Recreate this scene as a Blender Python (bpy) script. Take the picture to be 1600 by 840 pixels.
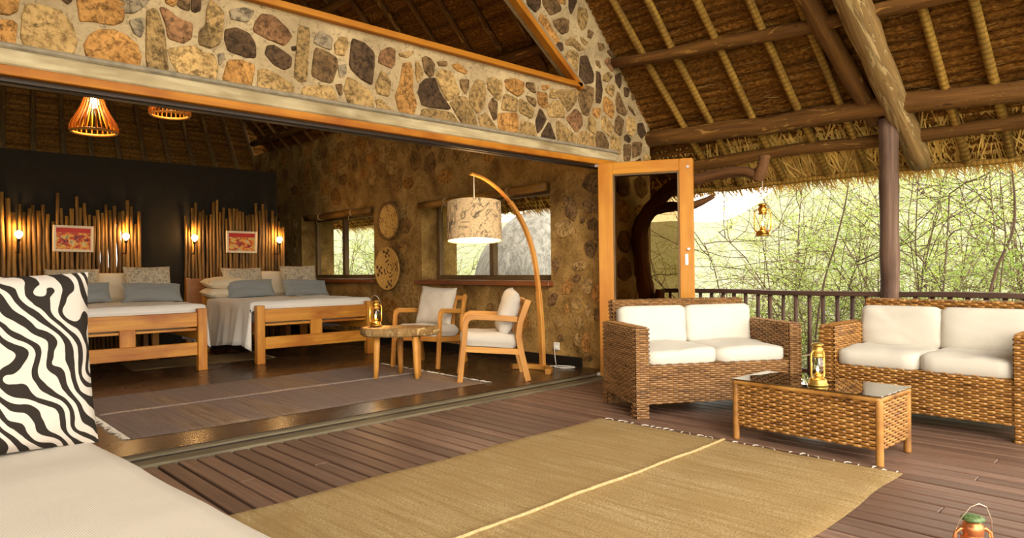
import bpy, math, random
import numpy as np
from mathutils import Vector, Matrix

for _o in list(bpy.data.objects):
    bpy.data.objects.remove(_o)
SC = bpy.context.scene
COL = SC.collection
RND = random.Random(7)
PI = math.pi

# ------------------------------------------------------------------ camera
YAW, PITCH, ROLL = math.radians(43.663), math.radians(-0.067), math.radians(-0.6934)
_f = Vector((math.sin(YAW)*math.cos(PITCH), math.cos(YAW)*math.cos(PITCH), math.sin(PITCH)))
_r = Vector((math.cos(YAW), -math.sin(YAW), 0))
_u = _r.cross(_f)
_r2 = _r*math.cos(ROLL) + _u*math.sin(ROLL)
_u2 = _r2.cross(_f)
cd = bpy.data.cameras.new('camera'); cam = bpy.data.objects.new('camera', cd); COL.objects.link(cam)
cd.sensor_width = 36; cd.lens = 1069.3/1600*36; cd.clip_start = 0.05; cd.clip_end = 400
cam.matrix_world = Matrix(((_r2.x, _u2.x, -_f.x, 0), (_r2.y, _u2.y, -_f.y, 0), (_r2.z, _u2.z, -_f.z, 1.08), (0, 0, 0, 1)))
SC.camera = cam

# ------------------------------------------------------------------ sky, sun, exposure
W = bpy.data.worlds.new('overcast_sky'); SC.world = W; W.use_nodes = True
_bg = W.node_tree.nodes['Background']
_bg.inputs[0].default_value = (1.0, 0.935, 0.82, 1); _bg.inputs[1].default_value = 5.0
sd = bpy.data.lights.new('sun', 'SUN'); sun = bpy.data.objects.new('sun', sd); COL.objects.link(sun)
sd.energy = 1.5; sd.angle = math.radians(25); sd.color = (1, .9, .72)
sun.rotation_euler = Vector((0.50, 0.75, -0.42)).to_track_quat('-Z', 'Y').to_euler()
vs = SC.view_settings
vs.view_transform = 'Standard'; vs.look = 'None'; vs.gamma = 1; vs.use_curve_mapping = False
vs.exposure = 0.12

# ------------------------------------------------------------------ mesh helpers
class MB:
    """Collects shapes; build() links them as one mesh object with metre UVs."""
    def __init__(s): s.v = []; s.f = []; s.uv = []; s.mi = []; s.cur = 0
    def face(s, idx, uv): s.f.append(tuple(idx)); s.uv.extend(uv); s.mi.append(s.cur)
    def raw(s, vs, fs, uvs=None):
        b = len(s.v); s.v += [tuple(p) for p in vs]
        for k, f in enumerate(fs):
            s.face([b+i for i in f], uvs[k] if uvs else [(vs[i][0]+vs[i][1], vs[i][2]) for i in f])
    def box(s, c, size, bev=0.0, M=None):
        hx, hy, hz = [d/2 for d in size]; ax = max(range(3), key=lambda k: size[k])
        def uv(p):
            o = [p[k] for k in range(3) if k != ax]; return (p[ax]+c[ax], o[0]+o[1]+.37*c[(ax+1) % 3])
        b = min(bev, hx*.9, hy*.9, hz*.9); vs = []; fs = []
        if b <= 0:
            vs = [(x*hx, y*hy, z*hz) for x in (-1, 1) for y in (-1, 1) for z in (-1, 1)]
            fs = [(0, 1, 3, 2), (4, 6, 7, 5), (0, 4, 5, 1), (2, 3, 7, 6), (0, 2, 6, 4), (1, 5, 7, 3)]
        else:
            ix = {}
            for x in (-1, 1):
                for y in (-1, 1):
                    for z in (-1, 1):
                        for k in range(3):
                            p = [x*(hx-b), y*(hy-b), z*(hz-b)]; p[k] += (x, y, z)[k]*b
                            ix[(x, y, z, k)] = len(vs); vs.append(tuple(p))
            for k in range(3):
                a, d = (k+1) % 3, (k+2) % 3
                for sg in (-1, 1):
                    q = []
                    for (p1, p2) in ((-1, -1), (1, -1), (1, 1), (-1, 1)):
                        t = [0, 0, 0]; t[k] = sg; t[a] = p1; t[d] = p2; q.append(ix[(*t, k)])
                    fs.append(q if sg > 0 else q[::-1])
                for p1 in (-1, 1):
                    for p2 in (-1, 1):
                        t0 = [0, 0, 0]; t1 = [0, 0, 0]; t0[k] = -1; t1[k] = 1
                        t0[a] = t1[a] = p1; t0[d] = t1[d] = p2
                        q = [ix[(*t0, a)], ix[(*t1, a)], ix[(*t1, d)], ix[(*t0, d)]]
                        fs.append(q if p1*p2 < 0 else q[::-1])
            for x in (-1, 1):
                for y in (-1, 1):
                    for z in (-1, 1):
                        q = [ix[(x, y, z, k)] for k in range(3)]
                        fs.append(q if x*y*z > 0 else q[::-1])
        uvs = [[uv(vs[i]) for i in f] for f in fs]
        if M is not None: out = [tuple(M @ Vector(p) + Vector(c)) for p in vs]
        else: out = [(p[0]+c[0], p[1]+c[1], p[2]+c[2]) for p in vs]
        s.raw(out, fs, uvs); return s
    def tube(s, pts, rad, n=8, cap=True, wob=0.0, rnd=None):
        pts = [Vector(p) for p in pts]; m = len(pts)
        if not hasattr(rad, '__len__'): rad = [rad]*m
        vs = []; uvl = []; L = 0; nrm = None
        for i, p in enumerate(pts):
            t = (pts[min(i+1, m-1)]-pts[max(i-1, 0)]).normalized()
            if nrm is None:
                nrm = t.orthogonal().normalized()
            else:
                nrm = (nrm - t*nrm.dot(t)); nrm = nrm.normalized() if nrm.length > 1e-6 else t.orthogonal().normalized()
                L += (p-pts[i-1]).length
            bn = t.cross(nrm)
            for k in range(n):
                a = 2*PI*k/n; r = rad[i]*(1+(rnd.uniform(-wob, wob) if rnd else 0))
                vs.append(p + nrm*math.cos(a)*r + bn*math.sin(a)*r)
            uvl.append(L)
        fs = []; uvs = []; per = 2*PI*max(rad)
        for i in range(m-1):
            for k in range(n):
                k2 = (k+1) % n; fs.append((i*n+k, i*n+k2, (i+1)*n+k2, (i+1)*n+k))
                a, b = k/n*per, (k+1)/n*per
                uvs.append([(uvl[i], a), (uvl[i], b), (uvl[i+1], b), (uvl[i+1], a)])
        if cap:
            fs.append(tuple(range(n))[::-1]); uvs.append([(vs[k].x, vs[k].y) for k in range(n)][::-1])
            fs.append(tuple((m-1)*n+k for k in range(n))); uvs.append([(vs[(m-1)*n+k].x, vs[(m-1)*n+k].y) for k in range(n)])
        s.raw(vs, fs, uvs); return s
    def sweep(s, pts, w, d, side=(1, 0, 0)):
        """rectangular bar along pts; w along the fixed side vector, d in the plane of the path"""
        pts = [Vector(p) for p in pts]; sd_ = Vector(side).normalized(); m = len(pts); vs = []; L = 0; ul = []
        for i, p in enumerate(pts):
            a = (p-pts[i-1]).normalized() if i else None; b = (pts[i+1]-p).normalized() if i < m-1 else None
            t = ((a or b)+(b or a)).normalized(); q = t.cross(sd_).normalized()
            sc = 1.0
            if a and b: sc = 1/max(.5, a.dot(t))
            if i: L += (p-pts[i-1]).length
            ul.append(L); e = min(w, d)*.14
            for (x, y) in ((-w/2+e, -d/2), (w/2-e, -d/2), (w/2, -d/2+e), (w/2, d/2-e), (w/2-e, d/2), (-w/2+e, d/2), (-w/2, d/2-e), (-w/2, -d/2+e)):
                vs.append(p+sd_*x+q*y*sc)
        fs = []; uvs = []
        for i in range(m-1):
            for k in range(8):
                k2 = (k+1) % 8; fs.append((i*8+k, i*8+k2, (i+1)*8+k2, (i+1)*8+k))
                uvs.append([(ul[i], k*.03), (ul[i], k*.03+.03), (ul[i+1], k*.03+.03), (ul[i+1], k*.03)])
        fs.append(tuple(range(8))[::-1]); uvs.append([(0, 0)]*8)
        fs.append(tuple((m-1)*8+k for k in range(8))); uvs.append([(0, 0)]*8)
        s.raw(vs, fs, uvs); return s
    def lathe(s, prof, n=20, c=(0, 0, 0), cap=False):
        vs = []; fs = []; uvs = []
        for r, z in prof:
            for k in range(n):
                a = 2*PI*k/n; vs.append((c[0]+r*math.cos(a), c[1]+r*math.sin(a), c[2]+z))
        for i in range(len(prof)-1):
            for k in range(n):
                k2 = (k+1) % n; fs.append((i*n+k, i*n+k2, (i+1)*n+k2, (i+1)*n+k))
                uvs.append([(k/n, i*.1), ((k+1)/n, i*.1), ((k+1)/n, i*.1+.1), (k/n, i*.1+.1)])
        if cap:
            fs.append(tuple(range(n))[::-1]); uvs.append([(0, 0)]*n)
            m = len(prof)-1; fs.append(tuple(m*n+k for k in range(n))); uvs.append([(0, 0)]*n)
        s.raw(vs, fs, uvs); return s
    def prism(s, poly, y0, y1, ax='y'):
        """poly: (a,b) points; extruded along ax"""
        n = len(poly)
        def P(a, b, t): return {'y': (a, t, b), 'x': (t, a, b), 'z': (a, b, t)}[ax]
        vs = [P(a, b, y0) for a, b in poly]+[P(a, b, y1) for a, b in poly]
        fs = [tuple(range(n)), tuple(range(2*n-1, n-1, -1))]
        uvs = [[poly[i] for i in fs[0]], [poly[i-n] for i in fs[1]]]
        for i in range(n):
            j = (i+1) % n; fs.append((i, i+n, j+n, j)); uvs.append([(0, 0), (0, y1-y0), (1, y1-y0), (1, 0)])
        s.raw(vs, fs, uvs); return s
    def build(s, name, mat, parent=None, smooth=False, flip=False):
        me = bpy.data.meshes.new(name); me.from_pydata([tuple(p) for p in s.v], [], s.f)
        ul = me.uv_layers.new(name='UVMap')
        ul.data.foreach_set('uv', np.array(s.uv, dtype=np.float32).ravel())
        for m in (mat if isinstance(mat, (list, tuple)) else [mat]): me.materials.append(m)
        if any(s.mi): me.polygons.foreach_set('material_index', s.mi)
        if smooth: me.polygons.foreach_set('use_smooth', [True]*len(me.polygons))
        me.update()
        return link(name, me, parent)

def link(name, data, parent=None):
    o = bpy.data.objects.new(name, data); COL.objects.link(o)
    if parent is not None: o.parent = parent
    return o
def np_mesh(name, V, Q, mat, parent=None, smooth=False, uv=None):
    """numpy quads/tris -> object"""
    me = bpy.data.meshes.new(name); V = np.asarray(V, np.float32); Q = np.asarray(Q, np.int32); k = Q.shape[1]
    me.vertices.add(len(V)); me.vertices.foreach_set('co', V.ravel())
    me.loops.add(Q.size); me.loops.foreach_set('vertex_index', Q.ravel())
    me.polygons.add(len(Q)); me.polygons.foreach_set('loop_start', np.arange(0, Q.size, k, dtype=np.int32))
    me.polygons.foreach_set('loop_total', np.full(len(Q), k, np.int32))
    if uv is not None:
        l = me.uv_layers.new(name='UVMap'); l.data.foreach_set('uv', np.asarray(uv, np.float32)[Q.ravel()].ravel())
    me.update(calc_edges=True)
    if smooth: me.polygons.foreach_set('use_smooth', [True]*len(Q))
    me.materials.append(mat)
    return link(name, me, parent)
def thing(name, label, cat, loc=(0, 0, 0), rotz=0.0, group=None):
    o = link(name, None); o.location = loc; o.rotation_euler = (0, 0, rotz); o.empty_display_size = .1
    return tag(o, label, cat, group)
def tag(o, label, cat, group=None):
    o['label'] = label; o['category'] = cat
    if group: o['group'] = group
    return o
def struct(o, label=None):
    o['kind'] = 'structure'
    if label: o['label'] = label
    return o
def stuff(o): o['kind'] = 'stuff'; return o
def copy_tree(o, parent=None):
    c = o.copy(); COL.objects.link(c); c.parent = parent
    for ch in list(o.children): copy_tree(ch, c)
    return c
def grid_faces(nu, nv):
    i = np.arange(nu-1)[:, None]; j = np.arange(nv-1)[None, :]
    a = (i*nv+j).ravel(); return np.stack([a, a+1, a+nv+1, a+nv], 1)
def lumpy(x, y, seed=0, oct_=3):
    """cheap smooth pseudo-noise for numpy arrays"""
    r = np.random.RandomState(seed); o = 0; a = 1.0; f = 1.0
    for _ in range(oct_):
        p = r.uniform(0, 6.28, 4); q = r.uniform(.7, 1.3, 4)
        o = o + a*(np.sin(f*q[0]*x+p[0]+1.3*np.sin(f*q[1]*y+p[1]))*np.sin(f*q[2]*y+p[2]+1.1*np.sin(f*q[3]*x+p[3])))
        a *= .5; f *= 2.1
    return o

# ------------------------------------------------------------------ materials
class NT:
    def __init__(s, name):
        s.m = bpy.data.materials.new(name); s.m.use_nodes = True; s.t = s.m.node_tree; s.t.nodes.clear()
        s.out = s.n('ShaderNodeOutputMaterial'); s.b = s.n('ShaderNodeBsdfPrincipled'); s.l(s.b.outputs[0], s.out.inputs[0])
    def n(s, typ, **kw):
        x = s.t.nodes.new(typ)
        for k, v in kw.items(): setattr(x, k, v)
        return x
    def l(s, a, b): s.t.links.new(a, b)
    def coord(s, kind='UV', scale=(1, 1, 1), rot=(0, 0, 0), loc=(0, 0, 0), rand=True):
        tc = s.n('ShaderNodeTexCoord'); mp = s.n('ShaderNodeMapping')
        mp.inputs['Scale'].default_value = scale; mp.inputs['Rotation'].default_value = rot; mp.inputs['Location'].default_value = loc
        s.l(tc.outputs[kind], mp.inputs[0])
        if not rand: return mp.outputs[0]
        oi = s.n('ShaderNodeObjectInfo'); ad = s.n('ShaderNodeVectorMath', operation='ADD')
        mu = s.math('MULTIPLY', oi.outputs['Random'], 37.0)
        s.l(mp.outputs[0], ad.inputs[0]); s.l(mu, ad.inputs[1]); return ad.outputs[0]
    def math(s, op, a, b=None, c=None, clamp=False):
        x = s.n('ShaderNodeMath', operation=op, use_clamp=clamp)
        for i, v in enumerate((a, b, c)):
            if v is None: continue
            if isinstance(v, (int, float)): x.inputs[i].default_value = v
            else: s.l(v, x.inputs[i])
        return x.outputs[0]
    def noise(s, vec, scale=5, detail=4, rough=.55, dist=0):
        x = s.n('ShaderNodeTexNoise'); x.inputs['Scale'].default_value = scale; x.inputs['Detail'].default_value = detail
        x.inputs['Roughness'].default_value = rough; x.inputs['Distortion'].default_value = dist
        s.l(vec, x.inputs['Vector']); return x.outputs['Fac']
    def ramp(s, fac, stops, interp='LINEAR'):
        x = s.n('ShaderNodeValToRGB'); x.color_ramp.interpolation = interp; e = x.color_ramp.elements
        while len(e) < len(stops): e.new(.5)
        for k, (p, c) in enumerate(stops):
            e[k].position = p; e[k].color = (*c, 1) if len(c) == 3 else c
        s.l(fac, x.inputs[0]); return x.outputs[0]
    def mix(s, fac, a, b, mode='MIX'):
        x = s.n('ShaderNodeMix', data_type='RGBA', blend_type=mode)
        for i, v in ((0, fac), (6, a), (7, b)):
            if isinstance(v, (int, float)): x.inputs[i].default_value = v
            elif isinstance(v, tuple): x.inputs[i].default_value = (*v, 1)
            else: s.l(v, x.inputs[i])
        return x.outputs[2]
    def vary(s, col, amt):
        """per-object brightness variation"""
        oi = s.n('ShaderNodeObjectInfo'); h = s.n('ShaderNodeHueSaturation')
        s.l(s.math('MULTIPLY_ADD', oi.outputs['Random'], 2*amt, 1-amt), h.inputs['Value']); s.l(col, h.inputs['Color']); return h.outputs[0]
    def fin(s, col, rough=.6, bump=None, bs=.3, bd=.01, spec=.5, metal=0, **kw):
        if isinstance(col, tuple): s.b.inputs['Base Color'].default_value = (*col, 1)
        else: s.l(col, s.b.inputs['Base Color'])
        if isinstance(rough, (int, float)): s.b.inputs['Roughness'].default_value = rough
        else: s.l(rough, s.b.inputs['Roughness'])
        s.b.inputs['Specular IOR Level'].default_value = spec; s.b.inputs['Metallic'].default_value = metal
        for k, v in kw.items(): s.b.inputs[k].default_value = v
        if bump is not None:
            b = s.n('ShaderNodeBump'); b.inputs['Strength'].default_value = bs; b.inputs['Distance'].default_value = bd
            s.l(bump, b.inputs['Height']); s.l(b.outputs[0], s.b.inputs['Normal'])
        return s.m

def m_wood(name, c1, c2, c3=None, rough=.5, su=1.2, sv=30, bs=.25, vary=.15, spec=.4, rings=0.0):
    t = NT(name); v = t.coord('UV', (su, sv, 1)); g = t.noise(v, 1, 6, .6, .6); g2 = t.noise(t.coord('UV', (1.5, 4, 1)), 1.2, 3)
    col = t.ramp(g, [(.3, c1), (.7, c2)])
    if c3: col = t.mix(t.ramp(g2, [(.45, (0, 0, 0)), (.7, (1, 1, 1))]), col, c3)
    h = g
    if rings:
        x = t.n('ShaderNodeTexWave', wave_type='BANDS', bands_direction='X'); x.inputs['Scale'].default_value = rings
        x.inputs['Distortion'].default_value = 1.5; x.inputs['Detail Scale'].default_value = 2; t.l(t.coord('UV'), x.inputs['Vector'])
        col = t.mix(t.math('MULTIPLY', t.ramp(x.outputs['Fac'], [(.0, (1, 1, 1)), (.35, (0, 0, 0))]), .55), col, tuple(a*.4 for a in c1)); h = t.math('ADD', g, x.outputs['Fac'])
    return t.fin(t.vary(col, vary), rough, h, bs, .006, spec)
def m_plain(name, c, rough=.5, spec=.5, metal=0, n=0.0, sc=30, bs=.1, **kw):
    t = NT(name)
    if not n: return t.fin(c, rough, spec=spec, metal=metal, **kw)
    v = t.coord('Object'); g = t.noise(v, sc, 4)
    return t.fin(t.ramp(g, [(.3, tuple(x*(1-n) for x in c)), (.7, tuple(min(1, x*(1+n)) for x in c))]), rough, g, bs, .004, spec, metal, **kw)
def m_cloth(name, c, weave=260, n=.06, bs=.25, rough=.9, wr=6, wb=.5):
    t = NT(name); v = t.coord('Object'); g = t.noise(v, weave, 2); w = t.noise(v, wr, 3, .5, .4)
    h = t.math('MULTIPLY_ADD', w, 6*wb, g)
    t.b.inputs['Sheen Weight'].default_value = .15
    return t.fin(t.ramp(g, [(.3, tuple(x*(1-n) for x in c)), (.7, tuple(min(1, x*(1+n)) for x in c))]), rough, h, bs, .004, .2)
def m_emit(name, c, s):
    t = NT(name); t.b.inputs['Emission Color'].default_value = (*c, 1); t.b.inputs['Emission Strength'].default_value = s
    return t.fin(c, .5)
def m_glass(name, tint=(1, 1, 1), rough=0.0, refl=.12, ior=1.45):
    """thin pane: see-through tinted film with a mirror coat"""
    t = NT(name); t.t.nodes.remove(t.b)
    tr = t.n('ShaderNodeBsdfTransparent'); tr.inputs[0].default_value = (*tint, 1)
    gl = t.n('ShaderNodeBsdfGlossy'); gl.inputs['Roughness'].default_value = rough
    fr = t.n('ShaderNodeFresnel'); fr.inputs[0].default_value = ior
    ge = t.n('ShaderNodeNewGeometry'); fa = t.math('MULTIPLY', t.math('ADD', fr.outputs[0], refl, clamp=True), t.math('SUBTRACT', 1.0, ge.outputs['Backfacing']))
    mx = t.n('ShaderNodeMixShader'); t.l(fa, mx.inputs[0])
    t.l(tr.outputs[0], mx.inputs[1]); t.l(gl.outputs[0], mx.inputs[2]); t.l(mx.outputs[0], t.out.inputs[0]); return t.m
def m_stone(name, c, c2):
    t = NT(name); v = t.coord('Object', (1, 1, 1)); a = t.noise(v, 5, 5, .6, .5); b = t.noise(v, 28, 5, .65); k = t.noise(v, 3.2, 6, .7, 1.5)
    col = t.ramp(a, [(.30, c2), (.48, c), (.72, tuple(min(1, x*1.35) for x in c))])
    col = t.mix(t.ramp(b, [(.36, (.85, .85, .85)), (.54, (0, 0, 0))]), col, tuple(x*.45 for x in c2))
    crack = t.ramp(k, [(.485, (0, 0, 0)), (.5, (1, 1, 1)), (.515, (0, 0, 0))])
    col = t.mix(t.math('MULTIPLY', crack, .6), col, (.05, .03, .015))
    return t.fin(t.vary(col, .16), .85, t.math('SUBTRACT', t.math('ADD', b, a), crack), .55, .012, .2)

M = {}
M['mortar'] = None
def _mortar(name, c, c2, bs=.6):
    t = NT(name); v = t.coord('Object', rand=False); a = t.noise(v, 3, 5, .6, .3); b = t.noise(v, 34, 5, .65); e = t.noise(v, 1.1, 3)
    col = t.ramp(a, [(.3, c2), (.62, c)]); col = t.mix(t.ramp(b, [(.3, (.8, .8, .8)), (.46, (0, 0, 0))]), col, tuple(x*.5 for x in c2))
    col = t.mix(t.math('MULTIPLY', t.ramp(e, [(.4, (0, 0, 0)), (.65, (1, 1, 1))]), .3), col, tuple(x*.7 for x in c2))
    return t.fin(col, .95, t.math('ADD', a, b), bs, .02, .15)
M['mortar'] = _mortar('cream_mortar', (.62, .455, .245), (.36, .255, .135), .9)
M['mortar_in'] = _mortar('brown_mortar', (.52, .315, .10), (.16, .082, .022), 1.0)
STONE = {'o': m_stone('orange_stone', (.48, .235, .065), (.30, .13, .03)), 't': m_stone('tan_stone', (.45, .28, .105), (.29, .165, .055)),
         'l': m_stone('olive_stone', (.36, .22, .08), (.17, .105, .042)), 'b': m_stone('brown_stone', (.22, .125, .05), (.10, .055, .022)),
         'd': m_stone('dark_stone', (.10, .055, .025), (.045, .026, .014)), 'g': m_stone('grey_stone', (.36, .27, .16), (.17, .13, .085)),
         'r': m_stone('reddish_stone', (.30, .145, .06), (.18, .09, .04))}
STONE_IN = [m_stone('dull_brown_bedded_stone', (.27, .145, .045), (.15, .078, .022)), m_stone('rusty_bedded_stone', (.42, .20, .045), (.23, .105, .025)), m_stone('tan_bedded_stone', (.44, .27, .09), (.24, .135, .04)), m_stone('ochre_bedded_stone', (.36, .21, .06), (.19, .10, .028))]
M['deck'] = m_wood('weathered_deck', (.115, .057, .037), (.25, .15, .105), (.17, .10, .07), .46, .9, 34, .45, .28, .5)
def _floor():
    t = NT('polished_dark_floor'); v = t.coord('Object', (1.2, 16, 1), rand=False); g = t.noise(v, 1, 6, .6, .4); w = t.noise(t.coord('Object', rand=False), 2.5, 4)
    return t.fin(t.ramp(g, [(.3, (.045, .022, .010)), (.7, (.085, .042, .018))]), t.math('MULTIPLY_ADD', w, .10, .22), g, .08, .003, .5)
M['floor'] = _floor()
M['orange_wood'] = m_wood('varnished_orange_wood', (.40, .14, .010), (.54, .21, .020), (.30, .085, .008), .5, .8, 26, .1, .05, .2)
M['door_wood'] = m_wood('honey_door_wood', (.48, .185, .016), (.60, .26, .030), (.44, .15, .012), .35, .8, 26, .08, .04)
M['bed_wood'] = m_wood('pine_bed_wood', (.48, .175, .018), (.70, .325, .045), (.36, .105, .010), .4, 1.0, 22, .1, .06)
M['chair_wood'] = m_wood('light_chair_wood', (.46, .19, .032), (.63, .305, .06), (.38, .145, .024), .45, 1.2, 34, .1, .06)
M['head_wood'] = m_wood('red_brown_board', (.30, .115, .03), (.38, .16, .045), (.24, .08, .02), .4, 1, 22, .1, .05)
M['sill_wood'] = m_wood('mahogany_sill', (.20, .06, .018), (.27, .09, .026), (.16, .045, .014), .35, 1, 26, .1, .05)
M['dark_frame'] = m_wood('brown_window_frame', (.13, .075, .03), (.22, .13, .05), (.10, .055, .022), .6, 1, 26, .2, .1)
M['pale_board'] = m_wood('weathered_pale_board', (.34, .25, .13), (.62, .51, .31), (.24, .17, .08), .85, 2.0, 12, .8, .05, .2)
M['cement'] = m_plain('grey_cement', (.27, .22, .15), .9, .2, n=.25, sc=14, bs=.4)
M['grey_track'] = m_wood('grey_threshold_wood', (.13, .105, .06), (.22, .18, .11), (.10, .08, .05), .6, 1, 20, .25, .05)
M['metal_dark'] = m_plain('dark_track_metal', (.045, .03, .022), .45, .5, .6)
M['metal'] = m_plain('bright_steel', (.75, .73, .70), .3, .5, 1)
M['dark_wall'] = m_plain('dark_brown_plaster', (.017, .013, .0085), .9, .2, n=.15, sc=8, bs=.1)
M['black_base'] = m_plain('black_skirting', (.012, .009, .006), .5, .3)
M['pole'] = m_wood('split_pole_wood', (.14, .062, .011), (.36, .18, .034), (.075, .033, .008), .55, 1.0, 18, .6, .35)
M['rafter'] = m_wood('roped_rafter_pole', (.24, .125, .018), (.46, .26, .045), (.15, .072, .012), .75, 1.2, 16, .5, .12, .3, rings=7.0)
def m_log(name, a, b, peel, amount):
    t = NT(name); g = t.noise(t.coord('UV', (1.3, 14, 1)), 1, 6, .65, .8); p = t.noise(t.coord('UV', (2.2, 9, 1)), 1, 5, .7, 1.6); k = t.noise(t.coord('UV', (3, 5, 1)), 2.2, 3)
    col = t.ramp(g, [(.3, a), (.68, b)]); pm = t.ramp(p, [(amount, (0, 0, 0)), (amount+.05, (1, 1, 1))])
    col = t.mix(t.math('MULTIPLY', pm, .8), col, peel); col = t.mix(t.ramp(k, [(.24, (1, 1, 1)), (.32, (0, 0, 0))]), col, tuple(x*.35 for x in a))
    return t.fin(t.vary(col, .08), .75, t.math('ADD', g, t.math('MULTIPLY', pm, -.6)), .9, .012, .3)
M['log'] = m_log('rough_brown_log', (.085, .033, .006), (.21, .09, .017), (.44, .225, .05), .57)
M['pale_log'] = m_log('peeled_pale_log', (.17, .085, .025), (.36, .215, .075), (.54, .37, .16), .53)
M['post'] = m_wood('weathered_post', (.075, .038, .024), (.22, .13, .085), (.06, .03, .02), .7, .7, 18, .9, .08, .3)
M['rail'] = m_wood('dark_rail_wood', (.060, .029, .018), (.115, .058, .036), (.04, .02, .013), .6, .8, 16, .4, .1, .4)
M['bark'] = m_wood('gnarled_red_bark', (.06, .024, .008), (.20, .085, .026), (.045, .018, .007), .8, 2.0, 14, 1.0, .05, .3)
M['saw_end'] = m_plain('sawn_end', (.32, .13, .05), .8, .2, n=.3, sc=20)
def _thatch(name, a, b, c):
    t = NT(name); v = t.coord('UV', (22, 55, 1), (0, 0, .35), rand=False); g = t.noise(v, 1, 6, .7, .5); w = t.noise(t.coord('UV', (.5, 11.8, 1), rand=False), 1, 3, .6)
    col = t.ramp(g, [(.32, a), (.52, b), (.72, c)]); col = t.mix(t.math('MULTIPLY', t.ramp(w, [(.35, (1, 1, 1)), (.6, (0, 0, 0))]), .6), col, a)
    return t.fin(col, .9, g, .9, .015, .15)
M['thatch'] = _thatch('brown_thatch', (.045, .015, .002), (.25, .10, .015), (.52, .26, .048))
M['straw'] = m_plain('dry_straw', (.30, .185, .065), .85, .2, n=.35, sc=3)
M['fringe'] = m_plain('palm_leaf_fringe', (.74, .46, .12), .8, .2, n=.4, sc=4)
def _wicker(name, c1, c2, c3):
    t = NT(name); v = t.coord('UV', (5, 1.0, 1)); g = t.noise(v, 1.0, 3, .6); f = t.noise(t.coord('UV', (60, 3, 1)), 1, 3)
    col = t.ramp(g, [(.30, c1), (.5, c2), (.70, c3)]); col = t.mix(t.math('MULTIPLY', f, .35), col, tuple(x*.5 for x in c1))
    return t.fin(col, .42, f, .15, .002, .5)
M['wicker'] = _wicker('honey_wicker', (.13, .05, .010), (.42, .185, .036), (.58, .30, .075))
M['wicker2'] = _wicker('brown_wicker', (.13, .060, .020), (.32, .155, .050), (.42, .225, .085))
M['wicker_dark'] = m_plain('wicker_backing', (.05, .022, .008), .8, .2)
M['white_cushion'] = m_cloth('cream_white_cushion', (.63, .585, .50), 240, .03, .35, .9, 9, .35)
M['bed_white'] = m_cloth('white_bed_linen', (.74, .70, .64), 200, .04, .3, .9, 5, .4)
M['pillow_white'] = m_cloth('ivory_pillow', (.70, .58, .40), 200, .04, .3)
M['grey_linen'] = m_cloth('blue_grey_linen', (.27, .28, .27), 300, .14, .3)
M['oat_linen'] = m_cloth('oatmeal_linen', (.52, .47, .40), 260, .07, .3, .9, 8, .5)
def _ribbed():
    t = NT('ribbed_cream_canvas'); v = t.coord('Object', rand=False)
    x = t.n('ShaderNodeTexWave', wave_type='BANDS', bands_direction='Y'); x.inputs['Scale'].default_value = 28; x.inputs['Distortion'].default_value = .3; t.l(v, x.inputs['Vector'])
    y = t.n('ShaderNodeTexWave', wave_type='BANDS', bands_direction='X'); y.inputs['Scale'].default_value = 55; t.l(v, y.inputs['Vector'])
    w = t.noise(t.coord('Object', (1.2, 6, 1), rand=False), 1.6, 3, .5, .3)
    h = t.math('ADD', t.math('MULTIPLY', x.outputs['Fac'], .35), t.math('MULTIPLY_ADD', y.outputs['Fac'], .15, t.math('MULTIPLY', w, 2.5)))
    return t.fin(t.ramp(x.outputs['Fac'], [(0, (.55, .49, .415)), (1, (.62, .555, .47))]), .95, h, .3, .006, .15)
M['canvas'] = _ribbed()
def _zebra():
    t = NT('zebra_print'); v = t.coord('UV', (1, 1, 1), rand=False)
    n1 = t.n('ShaderNodeTexNoise'); n1.inputs['Scale'].default_value = 4.6; n1.inputs['Detail'].default_value = 1.2; t.l(v, n1.inputs['Vector'])
    sp = t.n('ShaderNodeSeparateXYZ'); t.l(v, sp.inputs[0])
    # bands bend round one eye in the lower left, as on a hide
    ph = t.math('ADD', t.math('MULTIPLY', sp.outputs[0], 100.0), t.math('MULTIPLY', sp.outputs[1], 62.0))
    ph = t.math('ADD', ph, t.math('MULTIPLY', n1.outputs['Fac'], 38.0))
    n2 = t.noise(v, 9, 2)
    s_ = t.math('ADD', t.math('SINE', ph), t.math('MULTIPLY_ADD', n2, 2.6, -1.3))
    col = t.ramp(s_, [(.0, (.022, .016, .012)), (.06, (.52, .46, .40))])
    x = t.n('ShaderNodeClamp'); 
    return t.fin(col, .9, t.noise(t.coord('Object', rand=False), 220, 2), .2, .003, .2)
M['zebra'] = _zebra()
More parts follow.
